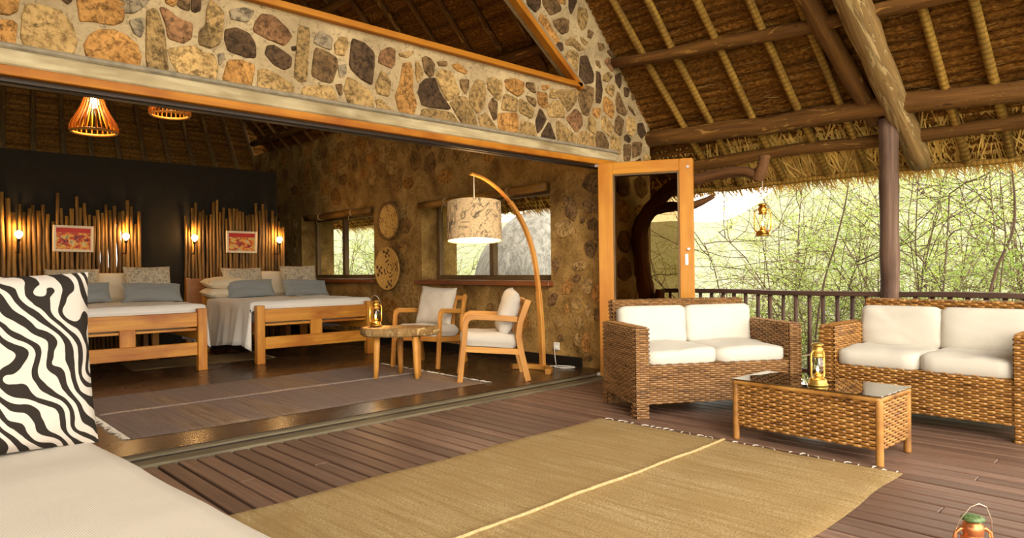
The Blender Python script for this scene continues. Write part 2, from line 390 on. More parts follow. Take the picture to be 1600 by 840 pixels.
def _sketch(name, base, ink, sc=7, em=0):
    t = NT(name); v = t.coord('Object'); n1 = t.noise(v, sc, 3, .6, 1.2); n2 = t.noise(v, sc*2.1, 3, .6, 2.0); n3 = t.noise(v, sc*.6, 2)
    l1 = t.ramp(n1, [(.47, (0, 0, 0)), (.5, (1, 1, 1)), (.53, (0, 0, 0))]); l2 = t.ramp(n2, [(.475, (0, 0, 0)), (.5, (1, 1, 1)), (.525, (0, 0, 0))])
    blot = t.ramp(n3, [(.58, (0, 0, 0)), (.7, (1, 1, 1))]); hatch = t.n('ShaderNodeTexWave'); hatch.inputs['Scale'].default_value = sc*3; hatch.inputs['Distortion'].default_value = 6; t.l(v, hatch.inputs['Vector'])
    bl = t.math('MULTIPLY', blot, t.ramp(hatch.outputs['Fac'], [(.45, (0, 0, 0)), (.6, (1, 1, 1))]))
    f = t.math('MAXIMUM', t.math('MAXIMUM', l1, t.math('MULTIPLY', l2, .8)), bl)
    col = t.mix(t.math('MULTIPLY', f, .85), base, ink)
    if em:
        t.l(col, t.b.inputs['Emission Color']); t.b.inputs['Emission Strength'].default_value = em
    return t.fin(col, .9, spec=.2)
M['pattern_pillow'] = _sketch('sketched_leaf_pillow', (.56, .46, .32), (.035, .04, .04), 10)
M['shade'] = _sketch('sketched_leaf_shade', (.62, .42, .22), (.035, .03, .022), 5.5, .10)
M['shade_in'] = m_plain('lit_shade_lining', (.85, .68, .42), .8)
def _rug(name, cols, su, sv, bs=.6, stripe=None, blot=0.0):
    t = NT(name); v = t.coord('UV', (su, sv, 1), rand=False); g = t.noise(v, 1, 4, .6); f = t.noise(t.coord('UV', (70, 95, 1), rand=False), 1, 4, .75)
    col = t.ramp(g, cols); col = t.mix(t.math('MULTIPLY', t.ramp(f, [(.36, (1, 1, 1)), (.56, (0, 0, 0))]), .7), col, tuple(x*.55 for x in cols[0][1]))
    if blot:
        k_ = t.noise(t.coord('UV', (1.6, 1.1, 1), rand=False), 1.5, 5, .65, .5); col = t.mix(t.math('MULTIPLY', t.ramp(k_, [(.42, (1, 1, 1)), (.62, (0, 0, 0))]), blot), col, cols[0][1])
    if stripe:
        s_ = t.noise(t.coord('UV', (1.1, .12, 1), rand=False), 1.6, 2); col = t.mix(t.ramp(s_, [(.42, (0, 0, 0)), (.5, (1, 1, 1))]), col, t.mix(.6, col, stripe))
    return t.fin(col, .95, f, bs, .008, .1)
M['jute'] = _rug('sandy_jute', [(.28, (.36, .23, .09)), (.5, (.50, .355, .165)), (.72, (.60, .455, .245))], 30, 1.4, 1.0, None, .55)
M['grey_rug'] = _rug('grey_brown_weave', [(.3, (.23, .15, .095)), (.5, (.35, .24, .16)), (.7, (.44, .32, .22))], 30, 1.6, .9, (.22, .175, .17))
M['tan_mat'] = _rug('tan_mat', [(.3, (.22, .14, .06)), (.7, (.34, .23, .11))], 5, 5)
M['tassel'] = m_plain('white_tassel', (.70, .64, .54), .9, .2)
M['seam'] = m_plain('pale_jute_seam', (.50, .36, .175), .9, .2, n=.25, sc=70, bs=.6)
M['tassel2'] = m_plain('jute_thread', (.45, .30, .14), .9, .2)
M['brass'] = m_plain('polished_brass', (.66, .36, .065), .3, .5, 1)
M['pale_brass'] = m_plain('pale_gold_paint', (.58, .37, .08), .36, .5, .85)
M['copper'] = m_plain('painted_copper', (.62, .22, .08), .35, .5, .8)
M['green_cap'] = m_plain('speckled_green_enamel', (.10, .16, .055), .4, .5, n=.8, sc=180)
M['wire'] = m_plain('wire', (.72, .62, .50), .35, .5, .8)
M['globe'] = m_glass('lantern_glass', (.97, .93, .86), 0, .06)
M['flame'] = m_emit('flame', (1, .62, .22), 22)
M['bulb'] = m_emit('warm_bulb', (1, .66, .30), 60)
M['pane'] = m_glass('window_glass', (.93, .94, .90), 0, 0, 1.02)
M['door_pane'] = m_glass('dark_meshed_door_glass', (.70, .64, .53), 0, 0, 1.001)
M['table_glass'] = m_glass('smoked_table_glass', (.28, .24, .19), .01, .34)
M['black'] = m_plain('black_pattern', (.025, .016, .010), .8, .2)
M['basket'] = m_plain('straw_basket', (.62, .37, .10), .8, .3, n=.25, sc=40, bs=.5)
M['basket_brown'] = m_plain('brown_basket_rim', (.20, .10, .03), .8, .3, n=.3, sc=40, bs=.5)
M['basket_mark'] = m_plain('dark_basket_pattern', (.085, .045, .02), .8, .3, n=.3, sc=40)
M['plastic'] = m_plain('white_plastic', (.80, .76, .68), .4, .5)
M['rope'] = m_plain('sisal_rope', (.36, .24, .10), .9, .2, n=.3, sc=60)
def _leaf(name, c, c2, tr):
    t = NT(name); oi = t.n('ShaderNodeObjectInfo'); g = t.noise(t.coord('Object'), 1.6, 2); col = t.ramp(g, [(.35, c), (.65, c2)])
    d = t.n('ShaderNodeBsdfTranslucent'); t.l(col, d.inputs[0]); mx = t.n('ShaderNodeMixShader'); mx.inputs[0].default_value = tr
    t.fin(col, .6, spec=.25); t.l(t.b.outputs[0], mx.inputs[1]); t.l(d.outputs[0], mx.inputs[2]); t.l(mx.outputs[0], t.out.inputs[0]); return t.m
M['leaf'] = _leaf('fresh_green_leaf', (.22, .36, .06), (.44, .55, .13), .5)
M['leaf2'] = _leaf('yellow_green_leaf', (.38, .50, .10), (.57, .63, .22), .5)
M['leaf3'] = _leaf('dull_green_leaf', (.33, .37, .13), (.54, .55, .28), .45)
M['twig'] = m_plain('grey_brown_twig', (.13, .085, .055), .85, .2, n=.3, sc=6)
M['twig2'] = m_plain('pale_twig', (.20, .145, .095), .85, .2, n=.3, sc=6)
M['rock'] = None
def _rock():
    t = NT('grey_boulder'); v = t.coord('Object', (1, 1, .5), (0.5, .3, 0), rand=False); a = t.noise(v, 1.2, 6, .65, .6); k = t.noise(v, 2.2, 5, .7, 2.0)
    cr = t.ramp(k, [(.47, (0, 0, 0)), (.5, (1, 1, 1)), (.53, (0, 0, 0))])
    col = t.ramp(a, [(.3, (.26, .245, .23)), (.7, (.46, .44, .42))]); s2 = t.noise(t.coord('Object', (7, 7, .9), (.4, .5, 0), rand=False), 1.3, 6, .7, .3); col = t.mix(t.math('MULTIPLY', t.ramp(s2, [(.40, (1, 1, 1)), (.56, (0, 0, 0))]), .7), col, (.15, .14, .13))
    return t.fin(col, .9, t.math('ADD', a, s2), .8, .08, .2)
M['rock'] = _rock()
def _ground():
    t = NT('dry_ground'); v = t.coord('Object', rand=False); a = t.noise(v, .35, 6, .65, .4); b = t.noise(v, 3, 5)
    col = t.ramp(a, [(.3, (.20, .225, .15)), (.5, (.26, .265, .20)), (.7, (.31, .305, .25))]); c2 = t.noise(v, 9, 6, .75); col = t.mix(t.ramp(c2, [(.42, (1, 1, 1)), (.58, (0, 0, 0))]), col, (.17, .19, .10))
    return t.fin(col, .95, b, .5, .05, .1)
M['ground'] = _ground()
def _paint(name, seed):
    t = NT(name); v = t.coord('UV', loc=(seed, seed*.7, 0), rand=False); uv = t.coord('UV', rand=False)
    n1 = t.noise(v, 4.5, 3, .6, 1.0); n2 = t.noise(v, 9, 3, .6, .8); sp = t.n('ShaderNodeSeparateXYZ'); t.l(uv, sp.inputs[0])
    col = t.ramp(n1, [(.30, (.10, .03, .04)), (.38, (.55, .05, .02)), (.46, (.75, .20, .03)), (.54, (.72, .46, .06)), (.62, (.60, .50, .30)), (.68, (.10, .14, .20)), (.75, (.50, .06, .03))], 'CONSTANT')
    col = t.mix(t.ramp(n2, [(.60, (0, 0, 0)), (.63, (1, 1, 1))]), col, (.05, .03, .03))
    col = t.mix(t.ramp(sp.outputs[1], [(.74, (0, 0, 0)), (.80, (1, 1, 1))]), col, (.52, .02, .012))
    return t.fin(col, .6)
M['art1'] = _paint('figures_painting_one', 1.3); M['art2'] = _paint('figures_painting_two', 5.9)
M['art_frame'] = m_plain('cream_picture_frame', (.74, .60, .42), .6, .3)
FRONT_STONES = [  # colour class, outline (two wall coordinates per corner, in mm)
 ("o",[546,2527,628,2549,621,2475,591,2446,545,2437,522,2474]),
 ("o",[529,2402,595,2416,618,2397,607,2288,566,2275,528,2281]),
 ("t",[663,2515,737,2524,808,2517,855,2473,884,2379,865,2289,768,2288,661,2281,638,2348,643,2437]),
 ("d",[805,2596,869,2613,867,2585,847,2567]),
 ("o",[895,2620,1133,2683,1120,2537,1061,2504,960,2501,911,2492,899,2570]),
 ("o",[931,2353,960,2424,1005,2460,1074,2470,1145,2453,1193,2410,1210,2346,1192,2289,1119,2281,1038,2292,947,2286]),
 ("g",[1103,2682,1279,2729,1238,2661,1185,2604,1128,2590,1096,2624]),
 ("g",[1153,2547,1231,2587,1233,2523,1216,2469,1178,2481]),
 ("l",[1248,2620,1291,2653,1321,2602,1344,2527,1365,2289,1260,2276,1244,2331]),
 ("r",[1325,2668,1353,2668,1428,2628,1503,2616,1495,2524,1448,2487,1368,2495,1355,2573]),
 ("o",[1353,2742,1419,2759,1415,2714,1394,2693,1356,2706]),
 ("b",[1437,2764,1494,2779,1493,2692,1443,2695,1419,2707]),
 ("d",[1505,2782,1559,2796,1558,2713,1529,2690,1504,2695]),
 ("l",[1618,2781,1663,2762,1701,2725,1688,2621,1672,2532,1615,2493,1549,2505,1550,2581,1587,2628,1595,2722]),
 ("g",[1740,2758,1835,2798,1900,2790,1850,2706,1747,2705]),
 ("d",[1715,2623,1786,2652,1857,2636,1901,2574,1904,2491,1831,2480,1729,2494,1711,2564]),
 ("t",[1370,2430,1526,2478,1570,2449,1622,2452,1651,2381,1642,2279,1539,2280,1431,2286,1397,2346]),
 ("g",[1663,2461,1698,2476,1693,2421,1666,2392]),
 ("o",[1728,2435,1823,2446,1895,2429,1864,2271,1765,2270,1692,2304]),
 ("r",[1949,2779,2033,2790,2129,2725,2156,2680,2100,2610,2009,2626,1896,2661,1907,2714]),
 ("d",[1993,2582,2041,2592,2148,2543,2147,2480,2103,2446,2028,2467,1971,2527]),
 ("l",[2212,2755,2280,2766,2291,2721,2264,2408,2213,2388,2174,2423]),
 ("g",[2343,2743,2379,2773,2467,2739,2454,2654,2377,2665,2325,2675]),
 ("b",[2336,2635,2400,2638,2496,2603,2501,2538,2457,2421,2374,2422,2304,2447]),
 ("t",[2485,2699,2528,2763,2584,2770,2590,2711,2557,2632,2490,2635]),
 ("d",[2628,2766,2724,2762,2814,2702,2810,2598,2785,2463,2694,2497,2606,2559]),
 ("t",[1923,2401,1965,2424,2070,2393,2162,2348,2156,2268,2037,2269,1927,2276]),
 ("t",[2246,2352,2338,2378,2457,2388,2503,2271,2360,2243,2228,2275]),
 ("b",[2487,2410,2536,2424,2541,2348,2516,2339]),
 ("t",[2586,2472,2630,2474,2758,2418,2796,2368,2795,2265,2691,2261,2590,2301,2560,2373]),
 ("d",[2155,2612,2188,2624,2188,2593,2160,2587]),
 ("g",[2507,2551,2569,2574,2574,2508,2524,2466]),
 ("r",[2854,2675,2873,2730,2941,2776,2997,2767,2989,2660,2964,2623,2854,2643]),
 ("l",[2871,2579,2913,2572,2956,2507,2936,2404,2850,2405,2821,2452]),
 ("t",[2820,2359,2868,2367,2922,2323,3009,2284,2958,2261,2848,2265]),
 ("t",[3034,2753,3183,2795,3117,2733,3047,2730]),
 ("o",[3071,2665,3143,2696,3161,2618,3159,2478,3190,2386,3163,2296,3110,2267,3034,2319,2998,2419,3044,2512]),
 ("t",[3195,2717,3222,2722,3267,2627,3206,2557,3191,2624]),
 ("b",[3256,2756,3290,2776,3344,2768,3378,2726,3370,2647,3328,2622,3281,2652]),
 ("b",[3406,2759,3498,2783,3504,2745,3426,2729]),
 ("o",[3562,2767,3628,2786,3724,2741,3701,2714,3598,2729]),
 ("t",[3398,2663,3454,2696,3554,2704,3632,2547,3609,2515,3507,2464,3438,2548]),
 ("d",[3287,2593,3383,2621,3423,2512,3535,2395,3325,2385,3257,2386,3218,2466,3232,2534]),
 ("l",[3263,2354,3352,2367,3549,2363,3620,2294,3605,2258,3419,2250,3235,2257]),
 ("b",[3641,2657,3738,2675,3737,2611,3698,2547,3654,2585]),
 ("l",[3536,2446,3624,2506,3705,2519,3772,2420,3831,2288,3800,2249,3694,2258,3607,2361]),
 ("t",[3822,2684,3907,2676,3929,2585,3904,2475,3833,2405,3750,2486,3751,2567]),
 ("t",[3848,2372,3927,2419,4037,2316,4036,2262,3908,2245,3870,2293]),
 ("t",[3946,2716,4022,2746,4122,2719,4112,2592,4065,2556,3952,2633]),
 ("o",[4161,2749,4290,2784,4396,2768,4378,2671,4303,2629,4176,2671]),
 ("b",[4429,2774,4522,2785,4546,2699,4487,2701,4420,2737]),
 ("b",[4011,2564,4064,2527,4055,2401,4016,2373,3957,2488]),
 ("l",[4143,2608,4175,2625,4311,2601,4301,2489,4110,2477]),
 ("o",[4086,2440,4301,2471,4315,2392,4305,2262,4091,2258,4069,2358]),
 ("l",[4344,2606,4418,2595,4518,2539,4491,2452,4333,2488]),
 ("b",[4419,2654,4520,2647,4554,2616,4536,2566,4451,2600]),
 ("t",[4357,2415,4516,2401,4548,2292,4479,2272,4338,2284]),
 ("o",[4564,2714,4695,2718,4701,2591,4639,2576,4579,2608]),
 ("o",[4626,2785,4741,2805,4731,2773,4642,2739]),
 ("t",[4749,2770,4830,2771,4829,2697,4730,2687]),
 ("l",[4858,2776,5142,2825,5120,2719,5003,2594,4929,2651,4848,2725]),
 ("t",[4710,2593,4783,2659,4856,2677,4929,2620,4946,2529,4718,2508]),
 ("d",[4596,2557,4647,2522,4682,2479,4618,2373,4566,2330,4542,2435]),
 ("d",[4726,2461,4813,2288,4687,2267,4609,2306]),
 ("t",[4825,2462,4871,2481,5095,2372,5093,2271,4849,2261]),
 ("r",[4964,2519,5100,2633,5196,2590,5204,2489,5115,2407]),
 ("t",[5144,2404,5233,2435,5383,2408,5401,2280,5229,2248,5131,2262]),
 ("b",[5162,2841,5241,2893,5392,2880,5369,2746,5296,2605,5216,2606,5159,2713]),
 ("d",[4439,3560,4624,3609,4614,3504,4557,3445,4454,3486]),
 ("b",[4657,3618,4835,3665,4919,3558,4763,3467,4664,3540]),
 ("d",[5028,3716,5127,3743,5135,3685,5052,3550,5026,3609]),
 ("b",[4904,3683,4974,3702,4964,3611]),
 ("l",[5171,3646,5283,3656,5310,3571,5261,3462,5204,3437,5151,3521]),
 ("o",[4630,3446,4712,3414,4761,3357,4879,3256,4809,3195,4676,3269,4587,3339]),
 ("b",[4796,3423,4935,3486,5024,3478,5004,3367,4915,3323,4830,3373]),
 ("d",[4844,3231,4914,3241,4930,3174,4886,3147,4818,3185]),
 ("l",[4984,3280,5075,3335,5147,3291,5247,3253,5163,3217,5073,3252,4975,3236]),
 ("b",[5317,3463,5393,3444,5354,3380,5297,3385]),
 ("l",[5194,3362,5305,3320,5257,3291,5202,3328]),
 ("t",[4964,3140,5054,3200,5154,3185,5123,2987,5077,2978,4981,3066]),
 ("d",[5190,3156,5284,3194,5385,3036,5374,2948,5241,2906,5168,2947]),
 ("b",[5459,3360,5548,3367,5567,3321,5487,3285]),
 ("r",[5585,3212,5635,3247,5715,3174,5694,3107,5574,3184]),
 ("b",[5606,3304,5688,3346,5748,3270,5666,3266]),
 ("l",[5427,3174,5475,3177,5503,3108,5435,3132]),
 ("l",[5542,3041,5622,3093,5693,3056,5620,2992,5541,2990]),
 ("d",[5434,3058,5483,3055,5519,2912,5497,2765,5419,2752]),
 ("t",[5569,2914,5671,2970,5722,2966,5699,2848,5609,2871]),
 ("o",[5537,2771,5568,2832,5668,2805,5717,2711,5685,2623,5545,2685]),
 ("b",[5750,2818,5783,2913,5854,2822,5937,2718,5894,2686,5769,2706]),
 ("d",[5745,3085,5839,3121,5837,2999,5815,2956,5754,3010]),
 ("d",[5889,2982,5986,2986,5951,2889,5898,2893]),
 ("b",[6029,2993,6084,3003,6071,2882,6027,2875]),
 ("b",[5924,3105,6009,3095,5998,3060,5933,3055]),
 ("o",[6125,2825,6204,2877,6338,2777,6337,2682,6246,2710]),
 ("b",[5960,2799,6025,2770,6089,2701,5981,2763]),
 ("b",[5724,2534,5736,2612,5789,2670,5882,2619,5826,2457,5723,2502]),
 ("t",[5935,2588,5947,2680,6066,2671,6086,2542,6019,2481,5933,2509]),
 ("d",[6132,2628,6211,2652,6265,2539,6196,2477,6126,2534]),
 ("o",[5379,2684,5486,2701,5485,2639,5445,2589,5368,2621]),
 ("t",[5301,2575,5359,2608,5415,2529,5403,2423,5289,2464]),
 ("t",[5504,2604,5574,2633,5703,2531,5640,2428,5522,2494]),
 ("b",[5412,2393,5443,2459,5531,2458,5619,2356,5597,2272,5419,2258]),
 ("t",[5661,2424,5723,2463,5815,2417,5802,2262,5658,2285]),
 ("d",[5890,2465,5933,2490,5996,2439,5974,2404,5889,2426]),
 ("b",[5877,2373,5995,2387,5981,2216,5874,2205]),
 ("b",[6029,2417,6195,2437,6170,2301,6025,2246]),
 ("t",[6226,2280,6295,2328,6352,2293,6351,2239,6225,2227]),
 ("d",[6057,2210,6169,2261,6168,2221]),
]
RIGHT_STONES = [  # colour class, outline (two wall coordinates per corner, in mm)
 ("b",[4825,1962,4749,2069,4602,2081,4580,1882,4696,1864]),
 ("b",[4809,1787,4697,1813,4596,1771,4608,1659,4774,1664]),
 ("b",[4849,1617,4804,1629,4794,1571,4843,1553]),
 ("b",[4756,1568,4664,1606,4592,1545,4611,1475,4739,1482]),
 ("b",[4797,1326,4722,1367,4625,1307,4688,1181,4773,1211]),
 ("b",[4666,1436,4593,1460,4588,1348,4649,1364]),
 ("t",[4973,1098,4895,1156,4782,1139,4802,1053,4935,1045]),
 ("b",[5271,1162,5209,1197,5162,1100,5245,1011]),
 ("b",[4955,981,4897,1005,4860,967,4899,917,4944,929]),
 ("o",[5126,863,5045,958,4976,894,5009,791,5115,789]),
 ("t",[4831,895,4766,981,4692,939,4731,796,4824,808]),
 ("o",[4702,811,4656,896,4588,883,4598,700,4685,726]),
 ("b",[4671,641,4598,657,4593,517,4673,513]),
 ("t",[4999,688,4909,749,4856,707,4873,628,4988,630]),
 ("t",[4808,665,4751,709,4716,611,4754,538,4805,579]),
 ("b",[5340,739,5256,801,5196,772,5250,666,5333,648]),
 ("t",[5261,485,5179,534,5120,462,5202,398]),
 ("t",[4944,500,4874,547,4822,463,4876,396]),
 ("o",[4851,288,4794,378,4739,324,4752,165,4827,174]),
 ("b",[5203,323,5142,342,5120,269,5184,265]),
 ("t",[4966,309,4907,365,4862,316,4890,227,4948,237]),
 ("b",[4817,103,4741,138,4705,98,4761,70]),
 ("t",[5223,1580,5102,1603,4965,1580,4975,1449,5125,1412,5205,1475]),
 ("b",[5098,1869,4980,1845,4905,1693,4945,1594,5062,1660]),
 ("o",[5097,656,5057,686,5039,599,5087,567]),
]

# ------------------------------------------------------------------ setting
DZ = -0.025                       # deck level; the room floor is z = 0
RIDGE_X, ROOF_A, ROOF_X0, ROOF_Z0 = 1.2, 1.055, 5.314, 3.755
def roof_z(x): return ROOF_Z0 - ROOF_A*(abs(x-RIDGE_X)+RIDGE_X-ROOF_X0)
RL = math.sqrt(1+ROOF_A**2)
DOWN = Vector((1, 0, -ROOF_A))/RL            # down the slope we see
RN = Vector((-ROOF_A, 0, -1))/RL             # out of its underside
WY = 4.41                                    # face of the front wall
WX = 5.67                                    # inner face of the right wall

# ground and far hill
nx = ny = 140
gx, gy = np.meshgrid(np.linspace(-40, 80, nx), np.linspace(-40, 80, ny), indexing='ij')
d = np.maximum(0, np.hypot(np.maximum(gx-6.8, 0)*.8+np.maximum(-8-gx, 0), np.maximum(gy-14, 0)*.8+np.maximum(-4-gy, 0)))
az = np.degrees(np.arctan2(gx, np.maximum(gy, .01))); dist = np.hypot(gx, gy)
sm = np.clip((az-60)/14, 0, 1); sm = sm*sm*(3-2*sm)
HILL = np.clip((dist-15)/20, 0, 1)**1.5*np.maximum(0, dist-14)*(.10+.20*sm)*np.clip((gx+gy-12)/10, 0, 1)
gz = -1.3 + .03*np.minimum(d, 8) + HILL + .12*lumpy(gx*.5, gy*.5, 3)
gz = np.minimum(gz, 14)
struct(np_mesh('ground', np.stack([gx, gy, gz], -1).reshape(-1, 3), grid_faces(nx, ny)[:, ::-1], M['ground'], smooth=True), 'dry grassy ground below and beyond the raised deck')

# deck boards
deck = struct(link('floor', None), 'weathered brown plank deck of the veranda')
PITCH_B = .1065
r = random.Random(3); k = 0; x = -3.2
meshes = {}
while x < 6.72:
    cuts = [-1.8] + sorted(r.sample([-.6, .3, .9, 1.4, 1.9, 2.4, 2.7, 3.2, 3.6], r.choice([0, 1, 1]))) + [4.245]
    for a, b in zip(cuts[:-1], cuts[1:]):
        key = round(b-a-.004, 3)
        if key not in meshes:
            o = MB().box((0, 0, 0), (.0905, key, .03), .004).build('plank', M['deck'], deck); meshes[key] = o.data
        else: o = link('plank', meshes[key], deck)
        o.location = (x, (a+b)/2, DZ-.015+r.uniform(-.0015, .0015)); o.rotation_euler = (r.uniform(-.0004, .0004), r.uniform(-.012, .012), r.uniform(-.0008, .0008))
    x += PITCH_B

# room floor, threshold
struct(MB().box((1.2, 8.95, -.05), (8.95, 8.9, .10)).build('floor_room', M['floor']), 'dark polished timber floor of the bedroom')
thr = struct(MB().box((1.3, 4.375, -.04), (8.7, .24, .052), .006).box((1.3, 4.44, -.008), (8.7, .07, .02), .004).build('trim_1', M['grey_track']), 'grey wooden threshold between deck and room')
MB().box((1.3, 4.47, .002), (8.7, .012, .008)).build('door_track', M['metal_dark'], thr)
MB().box((1.3, 4.38, -.011), (8.7, .02, .004)).build('door_track', M['metal_dark'], thr)

# front wall: lintel band, pier, gable
wf = MB(); Y0, Y1 = WY+.012, WY+.40
T0 = 2.852
def FX(z): return 5.135-(z-2.846)/.7226        # inner slope of the gable opening
apex = 2.846+(5.135-RIDGE_X)*.7226
wf.prism([(-2.735, 2.26), (5.135, 2.26), (5.135, 2.86), (-2.735, 2.86)], Y0, Y1)
wf.prism([(WX, -.05), (6.35, -.05), (6.35, 2.26), (WX, 2.26)], Y0, Y0+.012)
wf.prism([(5.135, 2.26), (6.35, 2.26), (6.35, roof_z(6.35)+.05), (5.135, 2.86)], Y0, Y1)
wf.prism([(5.135, 2.86), (6.35, roof_z(6.35)+.05), (RIDGE_X, roof_z(RIDGE_X)+.05), (RIDGE_X, apex)], Y0, WY+.10)
wf.prism([(-3.95, 2.26), (-2.735, 2.26), (-2.735, 2.86), (-3.95, roof_z(6.35)+.05)], Y0, Y1)
wf.prism([(-2.735, 2.86), (RIDGE_X, apex), (RIDGE_X, roof_z(RIDGE_X)+.05), (-3.95, roof_z(6.35)+.05)], Y0, WY+.10)
wf.prism([(-3.95, -.05), (-3.27, -.05), (-3.27, 2.26), (-3.95, 2.26)], Y0, Y1)
wf = struct(wf.build('wall_front', M['mortar']), 'rubble stone gable wall with pale mortar over the wide opening')
def chaikin(p, n=1):
    for _ in range(n):
        q = []
        for i in range(len(p)):
            a, b = p[i], p[(i+1) % len(p)]
            q += [(a[0]*.88+b[0]*.12, a[1]*.88+b[1]*.12), (a[0]*.12+b[0]*.88, a[1]*.12+b[1]*.88)]
        p = q
    return p
def stone(poly, mat, parent, rnd, put, proud=.014, name='stone'):
    """one rubble stone: rough outline, chamfered rim, domed face; put(a, b, depth) -> point"""
    p = chaikin(poly, 1); n = len(p); cx = sum(a for a, _ in p)/n; cy = sum(b for _, b in p)/n
    p = [(cx+(a-cx)*rnd.uniform(1.03, 1.11), cy+(b-cy)*rnd.uniform(1.03, 1.11)) for a, b in p]
    rings = [(1.03, -.02), (1.0, proud*.55), (.95, proud*.95), (.55, proud*1.05)]
    v = []; f = []
    for s_, dz in rings:
        for a, b in p: v.append(put(cx+(a-cx)*s_, cy+(b-cy)*s_, dz+(rnd.uniform(-.004, .004) if s_ < 1 else 0)))
    v.append(put(cx, cy, proud*1.05))
    ar = sum(p[i][0]*p[(i+1) % n][1]-p[(i+1) % n][0]*p[i][1] for i in range(n))
    for k_ in range(len(rings)-1):
        for i in range(n):
            j = (i+1) % n; f.append((k_*n+i, k_*n+j, (k_+1)*n+j, (k_+1)*n+i))
    for i in range(n): f.append((3*n+i, 3*n+(i+1) % n, 4*n))
    vs_ = [Vector(q) for q in v]; nn = (vs_[f[-1][1]]-vs_[f[-1][0]]).cross(vs_[f[-1][2]]-vs_[f[-1][0]])
    if nn.dot(Vector(put(0, 0, 1))-Vector(put(0, 0, 0))) < 0: f = [q[::-1] for q in f]
    mb = MB(); c = Vector(put(cx, cy, 0)); mb.raw([q-c for q in vs_], f)
    o = mb.build(name, mat, parent); o.location = c
    return o
r = random.Random(11)
for c, q in FRONT_STONES:
    poly = [(q[i]/1000, q[i+1]/1000) for i in range(0, len(q), 2)]
    stone(poly, STONE[c], wf, r, lambda a, b, t: (a, WY+.012-t, b))
def rand_stone(cx, cy, rx, ry, rnd):
    n = rnd.choice([5, 6, 6, 7]); a0 = rnd.uniform(0, 6.28)
    return [(cx+rx*math.cos(a0+2*PI*i/n)*rnd.uniform(.8, 1.1), cy+ry*math.sin(a0+2*PI*i/n)*rnd.uniform(.8, 1.1)) for i in range(n)]
xx = -2.55
while xx < .42:                                   # the band runs on beyond the frame
    for zz in (2.40, 2.66):
        stone(rand_stone(xx+r.uniform(-.03, .03), zz+r.uniform(-.03, .03), .13, .11, r), STONE[r.choice('otlgbo')], wf, r, lambda a, b, t: (a, WY+.012-t, b))
    xx += .29
for zz in (3.75, 4.05, 4.35):                     # gable above the frame
    for k in range(4):
        s0 = FX(zz)+.2+k*.27
        if s0 < RIDGE_X+(roof_z(RIDGE_X)-zz)/ROOF_A-.15:
            stone(rand_stone(s0, zz, .12, .13, r), STONE[r.choice('botdlb')], wf, r, lambda a, b, t: (a, WY+.012-t, b))
for zz in (.15, .45, .75, 1.05, 1.35, 1.65, 1.95):  # pier behind the folded door
    for k in range(2):
        stone(rand_stone(5.86+k*.31, zz, .13, .13, r), STONE[r.choice('botdtb')], wf, r, lambda a, b, t: (a, WY+.012-t, b))
# timber on the front wall
t2 = struct(MB().box((1.3, 4.40, 2.137), (8.75, .10, .052), .004).build('trim_2', M['orange_wood']), 'varnished orange head beam above the sliding door opening')
MB().box((1.3, 4.42, 2.10), (8.75, .03, .022)).build('door_track', M['metal_dark'], t2)
MB().box((1.3, 4.47, 2.10), (8.75, .05, .03)).build('door_track', M['metal_dark'], t2)
struct(MB().box((1.38, 4.405, 2.208), (8.6, .085, .088), .012).build('trim_3', M['pale_board']), 'pale weathered board along the foot of the stone lintel')
struct(MB().box((1.38, 4.398, 2.268), (8.65, .08, .032), .010).build('trim_4', M['cement']), 'grey cement drip ledge under the lintel stones')
struct(MB().box((1.2, 4.41, 2.868), (7.92, .09, .048), .005).build('trim_5', M['orange_wood']), 'orange sill beam along the foot of the gable opening')
MB_ = MB(); MB_.sweep([(5.17, 4.41, 2.846), (RIDGE_X, 4.41, apex+.03)], .09, .055, side=(0, 1, 0))
struct(MB_.build('trim_6', M['orange_wood']), 'orange raking beam up the slope of the gable opening')
struct(MB().sweep([(5.215, 4.415, 2.865), (RIDGE_X+.0, 4.415, apex+.085)], .06, .045, side=(0, 1, 0)).build('trim_7', M['cement']), 'grey cement margin outside the raking beam')

# right wall of the room (windows looking out), stones bedded in plaster
WIN = [(5.30, 7.76, .935, 2.02), (8.97, 11.32, .945, 2.0)]      # y0, y1, z0, z1
XO = 6.30
wr = MB()
ys = [4.80, 5.30, 7.64, 8.97, 11.05, 13.3]
wr.prism([(WX, -.05), (XO, -.05), (XO, .935), (WX, .935)], 4.436, 13.3)
wr.prism([(WX, 2.02), (XO, 2.02), (XO, roof_z(XO)-.02), (WX, roof_z(WX)-.02)], 4.83, 13.3)
for a, b in ((4.436, 5.30), (7.76, 8.97), (11.32, 13.3)): wr.prism([(WX, .935), (XO, .935), (XO, 2.02), (WX, 2.02)], a, b)
wr.prism([(WX, 2.02), (XO, 2.02), (XO, 2.26), (WX, 2.26)], 4.436, 4.83)
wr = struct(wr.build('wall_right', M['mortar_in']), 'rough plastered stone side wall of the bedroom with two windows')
putR = lambda a, b, t: (WX-t, a, b)
r = random.Random(5); placed = []
for c, q in RIGHT_STONES:
    poly = [(q[i]/1000, q[i+1]/1000) for i in range(0, len(q), 2)]
    placed.append((sum(p[0] for p in poly)/len(poly), sum(p[1] for p in poly)/len(poly)))
    stone(poly, STONE[c], wr, r, putR, .016)
yy = 4.95
